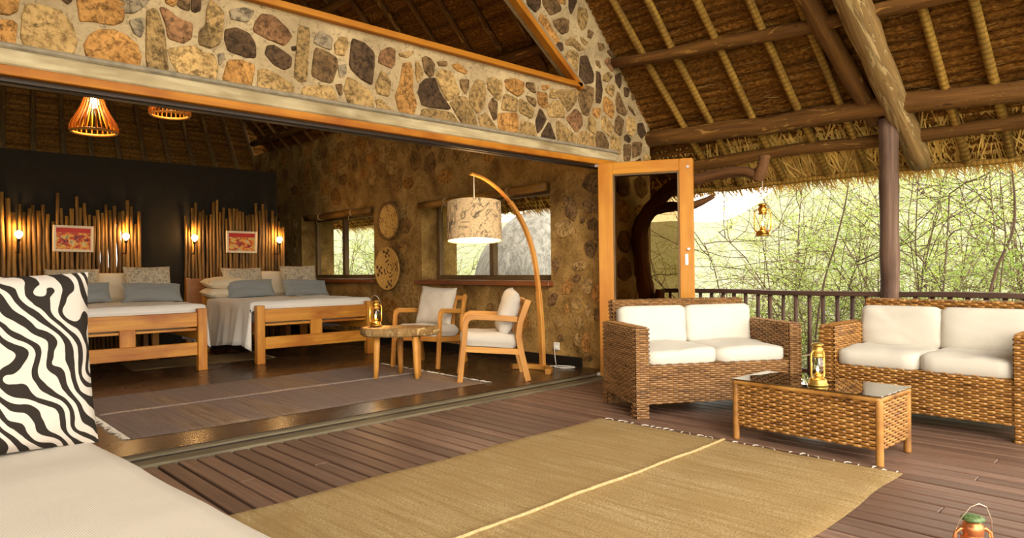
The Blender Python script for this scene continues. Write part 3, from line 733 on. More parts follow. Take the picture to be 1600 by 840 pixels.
while yy < 12.9:
    zz = .22
    while zz < 3.2:
        cy_, cz_ = yy+r.uniform(-.07, .07), zz+r.uniform(-.07, .07); rx_, rz_ = r.uniform(.09, .185), r.uniform(.09, .185)
        ok = all(not (a-.22 < cy_ < b+.22 and z0-.22 < cz_ < z1+.28) for a, b, z0, z1 in WIN) and all(math.hypot(cy_-a, cz_-b) > .26 for a, b in placed)
        if ok and cy_ > 5.3 and r.random() < .88:
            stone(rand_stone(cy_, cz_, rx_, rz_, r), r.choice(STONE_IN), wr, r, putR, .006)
        zz += .29
    yy += .29
struct(MB().box((5.655, 9.05, .05), (.03, 8.4, .10), .003).build('baseboard_right', M['black_base']), 'black skirting along the stone side wall')
# windows
def window(n, a, b, z0, z1, mull, label):
    w = struct(link('window_%d' % n, None), label); X = 5.97
    for yv in (a+.035, b-.035): MB().box((X, yv, (z0+z1)/2), (.07, .07, z1-z0), .006).build('frame', M['dark_frame'], w)
    for zv in (z0+.03, z1-.035): MB().box((X, (a+b)/2, zv), (.07, b-a-.14, .06), .006).build('frame', M['dark_frame'], w)
    MB().box((X-.01, mull, (z0+z1)/2), (.08, .085, z1-z0-.1), .006).build('mullion', M['dark_frame'], w)
    for p, q in ((a+.07, mull-.04), (mull+.04, b-.07)): MB().box((X+.005, (p+q)/2, (z0+z1)/2), (.006, q-p, z1-z0-.12)).build('pane', M['pane'], w)
    MB().box((5.80, (a+b)/2, z0-.012), (.34, b-a-.01, .022)).build('ledge', M['dark_frame'], w)
    s_ = MB().box((5.635, (a+b)/2+.03, z0-.035), (.09, b-a+.12, .06), .008).build('sill', M['sill_wood'], w); s_['label'] = 'red brown window sill'
    return w
window(1, *WIN[0], 6.585, 'wide window with brown frame behind the arc lamp')
window(2, *WIN[1], 10.31, 'smaller window with brown frame beside the far bed')
def tied_pole(a, b, za, zb, label):
    o = thing('curtain_pole', label, 'pole', (5.62, (a+b)/2, (za+zb)/2))
    n_ = 9; pts = [(r.uniform(-.006, .006), (a-b)/2+(b-a)*i/(n_-1), (za-zb)/2+(zb-za)*i/(n_-1)+r.uniform(-.006, .006)) for i in range(n_)]
    MB().tube(pts, [.052+r.uniform(-.005, .004) for _ in range(n_)], 10).build('pole', M['pole'], o, True)
    for i in (2, 6):
        p = pts[i]; mb = MB()
        for k in range(3):
            ring = [(p[0]+.058*math.cos(t), p[1]+(k-1)*.014+.01*math.sin(t), p[2]+.058*math.sin(t)) for t in np.linspace(0, 2*PI, 13)]
            mb.tube(ring, .006, 5, False)
        mb.tube([(p[0]-.055, p[1], p[2]-.02), (p[0]-.07, p[1]+.02, p[2]-.08), (p[0]-.06, p[1]+.03, p[2]-.13)], .005, 5)
        mb.build('rope_tie', M['rope'], o, True)
    return o
tied_pole(5.31, 7.72, 2.0, 1.955, 'stout wooden pole tied with rope above the window behind the arc lamp')
tied_pole(8.98, 11.05, 1.98, 1.985, 'stout wooden pole tied with rope above the window beside the bed')

# partition behind the beds, unseen rear and left walls
struct(MB().box((.62, 10.03, 1.285), (7.96, .12, 2.57)).build('wall_back', M['dark_wall']), 'dark brown partition wall behind the two beds')
struct(MB().box((1.2, 13.4, 1.4), (9.0, .2, 2.9)).build('wall_rear', M['dark_wall']), 'dark rear wall beyond the partition')
struct(MB().box((-3.35, 8.9, 1.6), (.16, 8.9, 3.3)).build('wall_left', M['mortar_in']), 'plastered left wall of the bedroom')

# thatched roof
ceil = struct(link('ceiling', None), 'underside of the thatched roof with pole rafters and log purlins')
def thatch_sheet(name, P0, axis, down, nrm, L, S, us, per=.078, amp=.038, seed=1, thick=.28):
    """underside in overlapping courses, then an outer skin and closing edges"""
    ns = int(S/per*7); nu = max(2, int(L/us)); u = np.linspace(0, L, nu); s_ = np.linspace(0, S, ns)
    U, SS = np.meshgrid(u, s_, indexing='ij')
    ph = SS/per + .22*lumpy(U*1.7, SS*.9, seed) + .05*lumpy(U*6, SS*2, seed+1)
    saw = ph-np.floor(ph); prof = np.sqrt(np.maximum(0, 1-(2*saw-1)**2))
    off = amp*prof + .004*lumpy(U*9, SS*30, seed+2, 2) + .02*lumpy(U*.8, SS*.7, seed+3)
    P = np.array(P0)[None, None]+U[..., None]*np.array(axis)+SS[..., None]*np.array(down)+off[..., None]*np.array(nrm)
    uv = np.stack([U, SS], -1).reshape(-1, 2)
    o = np_mesh(name, P.reshape(-1, 3), grid_faces(nu, ns), M['thatch'], ceil, False, uv); stuff(o)
    mb = MB(); a = Vector(P0); A = Vector(axis)*L; D_ = Vector(down)*S; N_ = -Vector(nrm)*thick; n0 = -Vector(nrm)*.03
    q = [a+n0, a+A+n0, a+A+D_+n0, a+D_+n0]; q += [p+N_ for p in q]
    mb.raw(q, [(4, 5, 6, 7), (3, 2, 6, 7), (0, 1, 5, 4), (0, 3, 7, 4), (1, 2, 6, 5), (0, 1, 2, 3)])
    mb.build('thatch_layer', M['thatch'], ceil); return o
RY0, RY1 = -1.7, 12.6
ridge = Vector((RIDGE_X, RY0, roof_z(RIDGE_X)))
SLEN = (7.03-RIDGE_X)*RL
thatch_sheet('thatch', ridge, (0, 1, 0), DOWN, RN, RY1-RY0, SLEN, .09)
DL = Vector((-1, 0, -ROOF_A))/RL; NL = Vector((ROOF_A, 0, -1))/RL
thatch_sheet('thatch', ridge, (0, 1, 0), DL, NL, RY1-RY0, SLEN, .5, per=.30, amp=.03, seed=9)
# hipped end over the back of the room
hz = roof_z(RIDGE_X)-.02; hd = Vector((0, 1, -ROOF_A))/RL; hn = Vector((0, -ROOF_A, -1))/RL
HS = 5.9*RL
thatch_sheet('thatch', Vector((-4.8, 8.9, hz)), (1, 0, 0), hd, hn, 12, HS, .12, per=.10, amp=.03, seed=21)
r = random.Random(17)
def pole(name, a, b, r0, r1, mat, n=7, jit=.012, sides=8):
    a, b = Vector(a), Vector(b)
    pts = [a.lerp(b, i/(n-1))+Vector((r.uniform(-jit, jit), r.uniform(-jit, jit), r.uniform(-jit, jit))) for i in range(n)]
    return MB().tube(pts, [r0+(r1-r0)*i/(n-1)*1.0+r.uniform(-.06, .06)*r0 for i in range(n)], sides).build(name, mat, ceil, True)
RAFT = [(4.23, 4.02), (3.83, 3.706), (3.40, 3.253), (2.94, 2.80), (2.58, 2.43), (1.69, 1.60), (1.347, 1.276), (.98, .93), (.6, .56), (.2, .18), (-.2, -.2), (-.62, -.6), (-1.05, -1.0), (-1.45, -1.4)]
def on_roof(xr, y, off): 
    p = Vector((xr, y, roof_z(xr)))+RN*off; return p
for yt, yb in RAFT:
    sl = (yb-yt)/(6.42-5.5)
    top_x = 2.6 if yt < 4.3 else 1.3
    pole('rafter', on_roof(top_x, yt+sl*(top_x-5.5)*.35, .055), on_roof(6.97, yb+sl*.5, .075), .038, .036, M['rafter'], 9, .008)
yy = 4.95
while yy < 12.4:
    pole('rafter', on_roof(1.5, yy, .055), on_roof(6.9, yy-.1, .05), .040, .034, M['log'], 6, .01); yy += .46
# hip rafters fanning over the back of the room
for k in range(27):
    xb = -4.2+k*.42; xt = RIDGE_X+(xb-RIDGE_X)*.22
    p = Vector((xt, 9.3, hz-ROOF_A*.4))+hn*.07; q = Vector((xb, 13.6, hz-ROOF_A*4.7))+hn*.07
    pole('rafter', p, q, .045, .04, M['log'], 6, .01)
for yv, zo in ((11.2, .12), (12.3, .12)):
    zc = hz-ROOF_A*(yv-8.9); pole('purlin', (-3.6, yv, zc-.2), (5.6, yv, zc-.2), .06, .055, M['log'], 9, .02)
# log purlins along the eave side
def logrun(name, pts, rad, mat, sides=10):
    P = []
    for a, b in zip(pts[:-1], pts[1:]):
        a, b = Vector(a), Vector(b); m = max(2, int((b-a).length/.35))
        P += [a.lerp(b, i/m)+Vector((r.uniform(-.008, .008), 0, r.uniform(-.012, .012))) for i in range(m)]
    P.append(Vector(pts[-1])); n = len(P)
    R = [rad*(1+r.uniform(-.09, .09)) for _ in range(n)]
    return MB().tube(P, R, sides, True, .04, r).build(name, mat, ceil, True)
logrun('purlin', [(5.70, 4.46, 3.20), (5.80, 2.78, 3.10), (5.84, 1.55, 3.06), (5.86, -1.6, 3.02)], .058, M['log'])
logrun('purlin', [(6.345, 4.55, 2.49), (6.396, 3.08, 2.44), (6.40, 1.95, 2.438), (6.447, 1.07, 2.385), (6.46, -1.6, 2.37)], .088, M['log'])
logrun('purlin', [(6.66, 6.9, 2.17), (6.668, 4.43, 2.181), (6.647, 3.2, 2.203), (6.665, 2.03, 2.184), (6.663, 1.1, 2.186), (6.66, -1.6, 2.17)], .060, M['log'])
logrun('purlin', [(6.93, 4.9, 1.93), (6.93, -1.6, 1.95)], .026, M['rafter'])
for xr in (3.2, 4.4): logrun('purlin', [(xr, 4.9, roof_z(xr)-.28), (xr, 12.2, roof_z(xr)-.28)], .06, M['log'])
logrun('purlin', [(5.35, 4.9, roof_z(5.35)-.26), (5.35, 12.6, roof_z(5.35)-.26)], .055, M['log'])
# the two heavy peeled rafters over the post
def heavy(pts, rad, mat):
    P = []; R = []
    for i in range(len(pts)-1):
        for k in range(4):
            t = k/4; P.append(Vector(pts[i]).lerp(Vector(pts[i+1]), t)); R.append((rad[i]*(1-t)+rad[i+1]*t)*(1+r.uniform(-.07, .07)))
    P.append(Vector(pts[-1])); R.append(rad[-1])
    return MB().tube(P, R, 12, True, .05, r).build('rafter', mat, ceil, True)
heavy([on_roof(4.9, 2.13, .16), on_roof(5.80, 2.035, .15), on_roof(6.45, 1.95, .14), on_roof(6.95, 1.89, .10)], [.13, .125, .105, .09], M['pale_log'])
heavy([on_roof(4.9, 2.55, .10), on_roof(5.9, 2.33, .10), on_roof(6.6, 2.14, .09)], [.075, .085, .08], M['log'])
# palm-leaf fringe under the eave and loose straws in the courses
rs = np.random.RandomState(4)
def blades(name, n, y0, y1, s0, s1, len0, len1, wid, spread, off, mat, horiz=False):
    y = rs.uniform(y0, y1, n); s_ = rs.uniform(s0, s1, n); L = rs.uniform(len0, len1, n); a = rs.normal(0, spread, n)
    if horiz: a = a + PI/2
    D_, N_ = np.array(DOWN), np.array(RN); A = np.array((0, 1., 0))
    base = np.array(ridge)*np.array((1, 0, 1))+y[:, None]*A+s_[:, None]*D_+(off+rs.uniform(0, .05, n))[:, None]*N_
    dr = np.cos(a)[:, None]*D_+np.sin(a)[:, None]*A+rs.normal(0, .07, n)[:, None]*N_
    sd_ = np.cross(dr, N_+rs.normal(0, .5, (n, 3))); sd_ /= np.linalg.norm(sd_, axis=1)[:, None]
    w = wid*rs.uniform(.6, 1.4, n)[:, None]
    tip = base+dr*L[:, None]; mid = base+dr*(L*.55)[:, None]+N_*.012
    V = np.stack([base-sd_*w, base+sd_*w, mid-sd_*w, mid+sd_*w, tip-sd_*w*.25, tip+sd_*w*.25], 1).reshape(-1, 3)
    i = np.arange(n)[:, None]*6
    Q = np.concatenate([i+np.array([[0, 1, 3, 2]]), i+np.array([[2, 3, 5, 4]])])
    return stuff(np_mesh(name, V, Q, mat, ceil))
SE = SLEN
blades('fringe', 15000, -1.7, 12.5, SE-.66, SE-.16, .22, .40, .0055, .36, -.02, M['fringe'])
blades('fringe', 4500, -1.7, 12.5, SE-.22, SE-.06, .12, .27, .006, .35, -.05, M['fringe'])
blades('fringe', 3500, -1.7, 12.5, SE-.22, SE-.06, .12, .27, .006, .35, -.15, M['fringe'])
blades('loose_straw', 1500, -1.0, 4.4, SE-4.0, SE-.5, .04, .15, .0022, .13, .004, M['straw'], True)

# roof post
pst = thing('roof_post', 'weathered round wooden post rising from the railing to the eave log', 'post', (6.47, 2.035, DZ))
pts = [(.004*math.sin(i*1.7)+.012*(i/12), -.002*i/12, 2.36*i/12) for i in range(13)]
MB().tube(pts, [.078+.004*math.sin(i*2.3) for i in range(13)], 14, True, .02, r).build('post', M['post'], pst, True)
# railing
rail = thing('deck_railing', 'dark wooden railing with thin uprights along the deck edge', 'railing', (6.5, 1.3, DZ))
n_ = 26; pts = [(r.uniform(-.004, .004), 3.06-(6.1)*i/(n_-1), .838+r.uniform(-.004, .004)+.006*math.sin(i*.7)) for i in range(n_)]
MB().sweep(pts, .085, .045, side=(1, 0, 0)).build('rail', M['rail'], rail)
MB().box((0, 0, .10), (.05, 6.1, .04), .006).build('rail', M['rail'], rail)
yy = 2.98
while yy > -3.0:
    h_ = .80; MB().tube([(r.uniform(-.006, .006), yy+r.uniform(-.008, .008), 0.0), (r.uniform(-.004, .004), yy, h_*.5), (0, yy+r.uniform(-.006, .006), h_+.02)], [.019*r.uniform(.85, 1.15) for _ in range(3)], 7).build('baluster', M['rail'], rail, True)
    yy -= .128

# folding glass door standing open
HX, HY = 5.413, 4.389; ang = math.atan2(3.52-HY, 5.85-HX)
door = struct(thing('door_1', 'x', 'x', (HX, HY, DZ), ang)); del door['category']
door['label'] = 'open honey coloured wooden door with a dark glass pane, folded against its second leaf'
DWd, DH = .925, 2.135
def leaf(y0, parent):
    th = .042
    a = MB().box((.075, y0, DH/2+.008), (.15, th, DH), .006).build('stile', M['door_wood'], parent)
    b = MB().box((DWd-.065, y0, DH/2+.008), (.13, th, DH), .006).build('stile', M['door_wood'], parent)
    MB().box(((.15+DWd-.13)/2, y0, DH-.05), (DWd-.28, th, .118), .005).build('door_rail', M['door_wood'], parent)
    MB().box(((.15+DWd-.13)/2, y0, .115), (DWd-.28, th, .215), .005).build('door_rail', M['door_wood'], parent)
    pn = MB().box(((.15+DWd-.13)/2, y0, (.22+DH-.11)/2), (DWd-.28, .006, DH-.11-.22)).build('pane', M['door_pane'], parent)
    f = MB(); zc, hh, xc, ww = (.22+DH-.11)/2, DH-.33, (.15+DWd-.13)/2, DWd-.28
    for sx in (-1, 1): f.box((xc+sx*(ww/2-.008), y0-.004, zc), (.018, th*.7, hh), .003)
    for sz in (-1, 1): f.box((xc, y0-.004, zc+sz*(hh/2-.008)), (ww, th*.7, .018), .003)
    f.build('pane_bead', M['dark_frame'], pn)
    return b
stl = leaf(-.02, door); leaf(.048, door)
MB().lathe([(.0, .0), (.017, .0), (.017, .012), (.012, .02), (0, .02)], 14).build('lock', M['metal'], stl).matrix_basis = Matrix.Translation((DWd-.045, -.042, 1.27)) @ Matrix.Rotation(PI/2, 4, 'X')
MB().box((DWd-.065, -.043, 1.17), (.03, .006, .11), .004).build('lock_plate', M['metal'], stl)
MB().lathe([(0, 0), (.014, 0), (.014, .008), (0, .008)], 12).build('lock', M['metal'], stl).matrix_basis = Matrix.Translation((DWd-.045, -.042, 2.06)) @ Matrix.Rotation(PI/2, 4, 'X')
for z in (.03, DH-.01): MB().box((-.012, -.02, z), (.045, .04, .035), .006).build('hinge', M['metal'], door)

# ------------------------------------------------------------------ soft shapes
def pillow_mb(w, h, t, pinch=.10, n=14, seed=0, flat=0.0, p=4.0):
    """pillow lying in xz (x width, z height, y thickness), centred"""
    u = np.linspace(-1, 1, n*2+1); v = np.linspace(-1, 1, n*2+1); U, V_ = np.meshgrid(u, v, indexing='ij')
    k = np.maximum(0, (1-np.abs(U)**p))**.5*np.maximum(0, (1-np.abs(V_)**p))**.5
    X = U*w/2*(1-pinch*(1-V_**2)*0-.0)*(1-pinch*.55*(1-np.abs(V_)**2)*np.abs(U)**3); Z = V_*h/2*(1-pinch*.55*(1-np.abs(U)**2)*np.abs(V_)**3)
    T = t/2*k*(1+.10*lumpy(U*2.2, V_*2.2, seed)); m = len(u); mb = MB()
    vs = []
    for sg in (-1, 1):
        Y = sg*T+.006*lumpy(U*3, V_*3, seed+5)*(k > 0)
        vs += list(zip(X.ravel(), Y.ravel(), Z.ravel()))
    q = grid_faces(m, m); fs = [tuple(f) for f in q]+[tuple((f+m*m)[::-1]) for f in q]
    UV = np.stack([X.ravel(), Z.ravel()], 1); uvs = [[tuple(UV[i % (m*m)]) for i in f] for f in fs]
    mb.raw(vs, fs, uvs); return mb
def cushion_mb(w, d, h, r_=.03, seed=0, sag=.012, n=10):
    """boxy upholstered cushion: rounded box, soft top; x width, y depth, z height (base at 0)"""
    vs = []; fs = []; N = 4*n
    prof = [(0.0, 0.0, 0), (.5, 0, 0)]
    # rounded-rectangle rings from bottom centre to top centre
    rings = [(.55, .0), (.9, .0), (1-.6*r_/min(w, d)*2, .004), (1.0, r_*.9), (1.005, h*.5), (1.0, h-r_*.9), (1-.6*r_/min(w, d)*2, h-.004), (.85, h+.004), (.6, h+.008), (.3, h+.01)]
    def ring(sc, z):
        o = []
        for k in range(N):
            a = 2*PI*(k+.5)/N; c_, s_ = math.cos(a), math.sin(a); e = 14
            q = (abs(c_)**e+abs(s_)**e)**(-1/e)
            o.append((q*c_*w/2*sc, q*s_*d/2*sc, z))
        return o
    for sc, z in rings:
        for p in ring(sc, z):
            dz = sag*float(lumpy(np.array(p[0]*9.), np.array(p[1]*9.), seed)) if z > h*.6 else 0
            vs.append((p[0], p[1], z+dz))
    m = len(rings)
    for i in range(m-1):
        for k in range(N): fs.append((i*N+k, i*N+(k+1) % N, (i+1)*N+(k+1) % N, (i+1)*N+k))
    fs.append(tuple(range(N))[::-1]); fs.append(tuple((m-1)*N+k for k in range(N)))
    mb = MB(); mb.raw(vs, fs, [[(vs[i][0], vs[i][1]+vs[i][2]) for i in f] for f in fs]); return mb
def place(o, loc, rx=0, ry=0, rz=0): o.location = loc; o.rotation_euler = (rx, ry, rz); return o

# ------------------------------------------------------------------ daybed in the foreground
db = thing('daybed', 'low daybed with a ribbed cream seat mattress and upright backrest', 'daybed', (.04, 1.85, DZ), math.radians(3.6))
nxx, nyy = 34, 60
u = np.linspace(-1, 1, nxx); v = np.linspace(0, 1, nyy); U, V_ = np.meshgrid(u, v, indexing='ij')
edge = np.maximum(0, np.abs(U)-.965)/.035
Z = .445-.055*edge**2+.004*lumpy(U*1.5, V_*9, 4)*(1-edge)+.0015*np.sin(V_*26+U*1.2)*(1-edge)
top = np.stack([U*.725, -1.25+V_*2.66, Z], -1).reshape(-1, 3)
o = np_mesh('seat_mattress', top, grid_faces(nxx, nyy)[:, ::-1], M['canvas'], db, True)
mb = MB().box((0, .08, .31), (1.45, 2.66, .17), .03); mb.build('seat_side', M['canvas'], db)
MB().box((0, .08, .14), (1.38, 2.6, .16), .01).build('base', M['dark_frame'], db)
for sx in (-1, 1):
    for y_ in (-1.1, 1.25): MB().box((sx*.62, y_, .03), (.07, .07, .06), .005).build('leg', M['dark_frame'], db)
bk = cushion_mb(1.42, .60, .14, .03, 3).build('back_cushion', M['canvas'], db, True)
place(bk, (-.02, 1.45, .71), PI/2+math.radians(-8), 0, 0)
MB().box((0, 1.62, .46), (1.44, .05, .86), .01).build('back_panel', M['pale_board'], db)
zc = pillow_mb(.66, .68, .17, .08, 16, 2)
z_ = zc.build('zebra_cushion', M['zebra'], None, True); place(z_, (.345, 3.125, .75), math.radians(-10), 0, math.radians(2))
tag(z_, 'large square cushion with black and cream zebra stripes on the daybed', 'cushion')

# ------------------------------------------------------------------ wicker furniture
def weave(mb, o, ud, vd, W_, H_, row=.016, stake=.042, amp=.0050, seed=0, bulge=.003):
    """flat strands woven over upright stakes on a rectangle; o corner, ud/vd unit directions"""
    o, ud, vd = np.array(o, float), np.array(ud, float), np.array(vd, float); nr = np.cross(ud, vd)
    R_ = max(1, int(round(H_/row))); row = H_/R_; K = max(2, int(round(W_/stake))); st = W_/K
    s_ = np.linspace(0, W_, 6*K+1); m = len(s_); vs = []; fs = []; uvs = []
    rr = random.Random(seed)
    for i in range(R_):
        w = amp*np.tanh(4*np.cos(PI*s_/st+PI*i)); b = len(vs); v0 = i*row; r0 = rr.uniform(0, 90)
        for (dv, dn) in ((.0, -bulge*.3), (row*.5, bulge), (row*.98, -bulge*.3)):
            P = o+s_[:, None]*ud+(v0+dv)*vd+(w+dn)[:, None]*nr; vs += [tuple(p) for p in P]
        for l in range(2):
            for k in range(m-1):
                a = b+l*m+k; fs.append((a, a+1, a+m+1, a+m)); uvs.append([(s_[k], r0+l*.01), (s_[k+1], r0+l*.01), (s_[k+1], r0+l*.01+.01), (s_[k], r0+l*.01+.01)])
    mb.raw(vs, fs, uvs); return mb
def woven_box(name, c, size, mat, parent, faces='-x+x-y+y+z', rz=0, row=.016, stake=.042, seed=0, M4=None):
    """closed wicker box: dark backing with strands woven round it"""
    hx, hy, hz = [q/2 for q in size]; mb = MB(); mb.cur = 1; mb.box((0, 0, 0), (size[0]-.004, size[1]-.004, size[2]-.004)); mb.cur = 0
    e = .002
    if '-y' in faces: weave(mb, (-hx, -hy-e, -hz), (1, 0, 0), (0, 0, 1), size[0], size[2], row, stake, seed=seed)
    if '+y' in faces: weave(mb, (hx, hy+e, -hz), (-1, 0, 0), (0, 0, 1), size[0], size[2], row, stake, seed=seed+1)
    if '-x' in faces: weave(mb, (-hx-e, hy, -hz), (0, -1, 0), (0, 0, 1), size[1], size[2], row, stake, seed=seed+2)
    if '+x' in faces: weave(mb, (hx+e, -hy, -hz), (0, 1, 0), (0, 0, 1), size[1], size[2], row, stake, seed=seed+3)
    if '+z' in faces: weave(mb, (-hx, -hy, hz+e), (1, 0, 0), (0, 1, 0), size[0], size[1], row, stake, seed=seed+4)
    o = mb.build(name, [mat, M['wicker_dark']], parent); o.location = c
    return o
def loveseat(label, loc, rz, W_, mat, seed):
    t = thing('wicker_loveseat', label, 'sofa', loc, rz); D_ = .70; aw = .10; AH = .655
    for sx in (-1, 1):
        woven_box('arm', (sx*(W_/2-aw/2), D_/2, (AH+.10)/2), (aw, D_, AH-.10), mat, t, seed=seed+sx)
        for yy_ in (.045, D_-.045):
            woven_box('leg', (sx*(W_/2-aw/2), yy_, .05), (aw-.004, .085, .10), mat, t, '-x+x-y+y', stake=.045, seed=seed+7)
    woven_box('front_panel', (0, .045, .24), (W_-2*aw, .06, .28), mat, t, '-y+y+z', seed=seed+20)
    MB().box((0, D_/2, .36), (W_-2*aw, D_-.08, .03)).build('seat_base', M['wicker_dark'], t)
    b = woven_box('backrest', (0, D_+.01, .465), (W_-.16, .075, .72), mat, t, seed=seed+30); b.rotation_euler = (math.radians(-6), 0, 0)
    cw = (W_-2*aw)/2
    for k, sx in enumerate((-1, 1)):
        c_ = cushion_mb(cw-.004, .60, .115, .022, seed+k, .010).build('seat_cushion', M['white_cushion'], t, True); place(c_, (sx*cw/2, .325, .378), math.radians(1), 0, 0)
        b_ = cushion_mb(cw+.005, .315, .12, .022, seed+9+k, .010).build('back_cushion', M['white_cushion'], t, True)
        place(b_, (sx*(cw/2+.003), .66, .618), PI/2+math.radians(-7), 0, 0)
    return t
loveseat('brown wicker loveseat with cream cushions standing before the open glass door', (4.63, 2.615, DZ), math.radians(-32), 1.34, M['wicker2'], 1)
loveseat('honey wicker loveseat with cream cushions placed along the railing by the post', (5.10, 1.445, DZ), math.radians(-90), 1.27, M['wicker'], 50)

ct = thing('coffee_table', 'low rectangular honey wicker table with a dark glass top', 'coffee table', (4.24, 1.745, DZ), math.radians(-2))
TL, TW, TH = .90, .455, .378
woven_box('body', (0, 0, .222), (TW-.03, TL-.03, .27), M['wicker'], ct, '-x+x-y+y', seed=77)
for sx in (-1, 1):
    for sy in (-1, 1):
        mb = MB(); rr_ = [.020]*2
        pz = np.linspace(0, TH-.012, 46); mb.tube([(0, 0, z) for z in pz], [.0195+.0022*(i % 2) for i in range(46)], 10)
        mb.build('leg', M['wicker'], ct, True).location = (sx*(TW/2-.02), sy*(TL/2-.02), 0)
mb = MB()
for sx in (-1, 1): mb.tube([(sx*(TW/2-.012), -TL/2+.01+(TL-.02)*i/60, TH-.016) for i in range(61)], [.0135+.0022*(i % 2) for i in range(61)], 8)
for sy in (-1, 1): mb.tube([(-TW/2+.012+(TW-.024)*i/32, sy*(TL/2-.012), TH-.016) for i in range(33)], [.0135+.0022*(i % 2) for i in range(33)], 8)
mb.build('rim', M['wicker'], ct, True)
MB().box((0, 0, TH-.022), (TW-.03, TL-.03, .012)).build('top_panel', M['wicker_dark'], ct)
g = MB().box((0, 0, TH+.003), (TW, TL, .006), .0015).build('glass_top', M['table_glass'], ct); g['label'] = 'dark reflective glass top'

# ------------------------------------------------------------------ lanterns
def lantern(label, loc, rz=0, sc=1.0, body='brass', cap=None, bail='up', power=2.0, group=None):
    t = thing('lantern', label, 'lantern', loc, rz, group); t.scale = (sc, sc, sc); B = M[body]
    MB().lathe([(0, 0), (.056, 0), (.060, .006), (.058, .012), (.052, .016), (.052, .034), (.046, .042), (.030, .046), (.022, .052), (0, .052)], 28).build('fuel_tank', B, t, True)
    bu_ = MB().lathe([(.018, .05), (.024, .056), (.024, .064), (.016, .072), (.009, .080), (.006, .082)], 18).build('burner', B, t, True)
    gl = [(.024, .066), (.036, .082), (.043, .105), (.043, .125), (.036, .150), (.029, .166), (.027, .172)]
    MB().lathe(gl, 24).build('glass_globe', M['globe'], t, True)
    MB().lathe([(.0, .178), (.033, .178), (.036, .174), (.036, .182), (.027, .186), (.030, .196), (.033, .214), (.030, .228), (.024, .232), (.024, .240), (.0, .240)], 24).build('chimney', B, t, True)
    ch_ = t.children[-1]
    MB().lathe([(.026, .240), (.036, .243), (.034, .252), (.020, .258), (0, .260)], 24).build('cap', M[cap] if cap else B, ch_, True)
    for sx in (-1, 1):
        P = [(sx*.046, 0, .036), (sx*.056, 0, .05), (sx*.060, 0, .08), (sx*.060, 0, .18), (sx*.056, 0, .20), (sx*.040, 0, .212), (sx*.028, 0, .212)]
        MB().tube(P, .0062, 8).build('side_tube', B, t, True)
    f = MB(); f.lathe([(0, .082), (.006, .086), (.008, .096), (.005, .108), (0, .118)], 10); f.build('flame', M['flame'], bu_, True)
    a = [(x_, 0, z_) for x_, z_ in ((-.062, .0), (-.050, .055), (-.025, .105), (0, .118), (.025, .105), (.050, .055), (.062, 0))]
    h = MB().tube(a, .0018, 6).build('bail_handle', M['wire'], ch_, True); h.location = (0, 0, .196)
    if bail == 'side': h.rotation_euler = (math.radians(-105), 0, 0)
    elif bail == 'back': h.rotation_euler = (math.radians(18), 0, 0)
    ld = bpy.data.lights.new('flame_light', 'POINT'); ld.energy = power; ld.color = (1, .62, .28); ld.shadow_soft_size = .012
    lo = link('flame_light', ld, t); lo.location = (0, 0, .125)
    return t
lantern('gold storm lantern standing on the glass coffee table', (4.135, 1.70, DZ+TH+.0065), math.radians(-15), .98, 'pale_brass', None, 'side', .5)
lantern('copper storm lantern with a green cap standing on the deck boards', (2.70, .601, DZ), math.radians(-48), 1.0, 'copper', 'green_cap', 'back', .6)

# ------------------------------------------------------------------ deck rug, room rug, mat
def rug(name, label, x0, x1, y0, y1, z, mat, rz=0, seam=True, ends=None, tass=None, wav=.006, seed=0, edge_w=.012, cat='rug'):
    cx, cy = (x0+x1)/2, (y0+y1)/2; t = thing(name, label, cat, (cx, cy, z), rz); L, Wd = x1-x0, y1-y0
    nu, nv = int(L/.04), int(Wd/.04); u = np.linspace(-L/2, L/2, nu); v = np.linspace(-Wd/2, Wd/2, nv); U, V_ = np.meshgrid(u, v, indexing='ij')
    ex = 1-np.clip((np.abs(U)-(L/2-.03))/.03, 0, 1)**2; ey = 1-np.clip((np.abs(V_)-(Wd/2-.03))/.03, 0, 1)**2
    Z = (.006+wav*(.5+.5*lumpy(U*2.1, V_*2.6, seed)))*ex*ey+.001
    if seam: Z += .007*np.exp(-(V_/.016)**2)*ex
    X = U+edge_w*lumpy(V_*4, U*0+.3, seed+1)*np.sign(U)*(np.abs(U) > L/2-.05); Yy = V_+edge_w*lumpy(U*3, V_*0+1.7, seed+2)*np.sign(V_)*(np.abs(V_) > Wd/2-.05)
    np_mesh('pile', np.stack([X, Yy, Z], -1).reshape(-1, 3), grid_faces(nu, nv)[:, ::-1], mat, t, True, np.stack([U, V_], -1).reshape(-1, 2))
    if seam:
        sw = MB(); pts = [(x_, .004*math.sin(x_*9), .0165+wav*(.5+.5*float(lumpy(np.array(x_*2.1), np.array(0.), seed)))) for x_ in np.linspace(-L/2+.02, L/2-.02, 60)]
        sw.tube(pts, .009, 6, True, .25, random.Random(seed)).build('centre_seam', M['seam'] if name == 'jute_rug' else mat, t, True)
    if tass:
        rr = random.Random(seed)
        for sx in ends:
            mb = MB(); y_ = -Wd/2+.02
            while y_ < Wd/2:
                Lh = rr.uniform(.02, .065)*tass[1]; a = rr.uniform(-.7, .7)
                for q in range(2):
                    b = a+rr.uniform(-.25, .25); x_ = sx*(L/2-.004)
                    mb.tube([(x_, y_, .006), (x_+sx*Lh*.5*math.cos(b), y_+Lh*.5*math.sin(b), .008), (x_+sx*Lh*math.cos(b), y_+Lh*math.sin(b)*1.3, .004)], [.0035, .003, .0018], 5)
                y_ += rr.uniform(.02, .05)*tass[2]
            stuff(mb.build('fringe', tass[0], t))
    return t
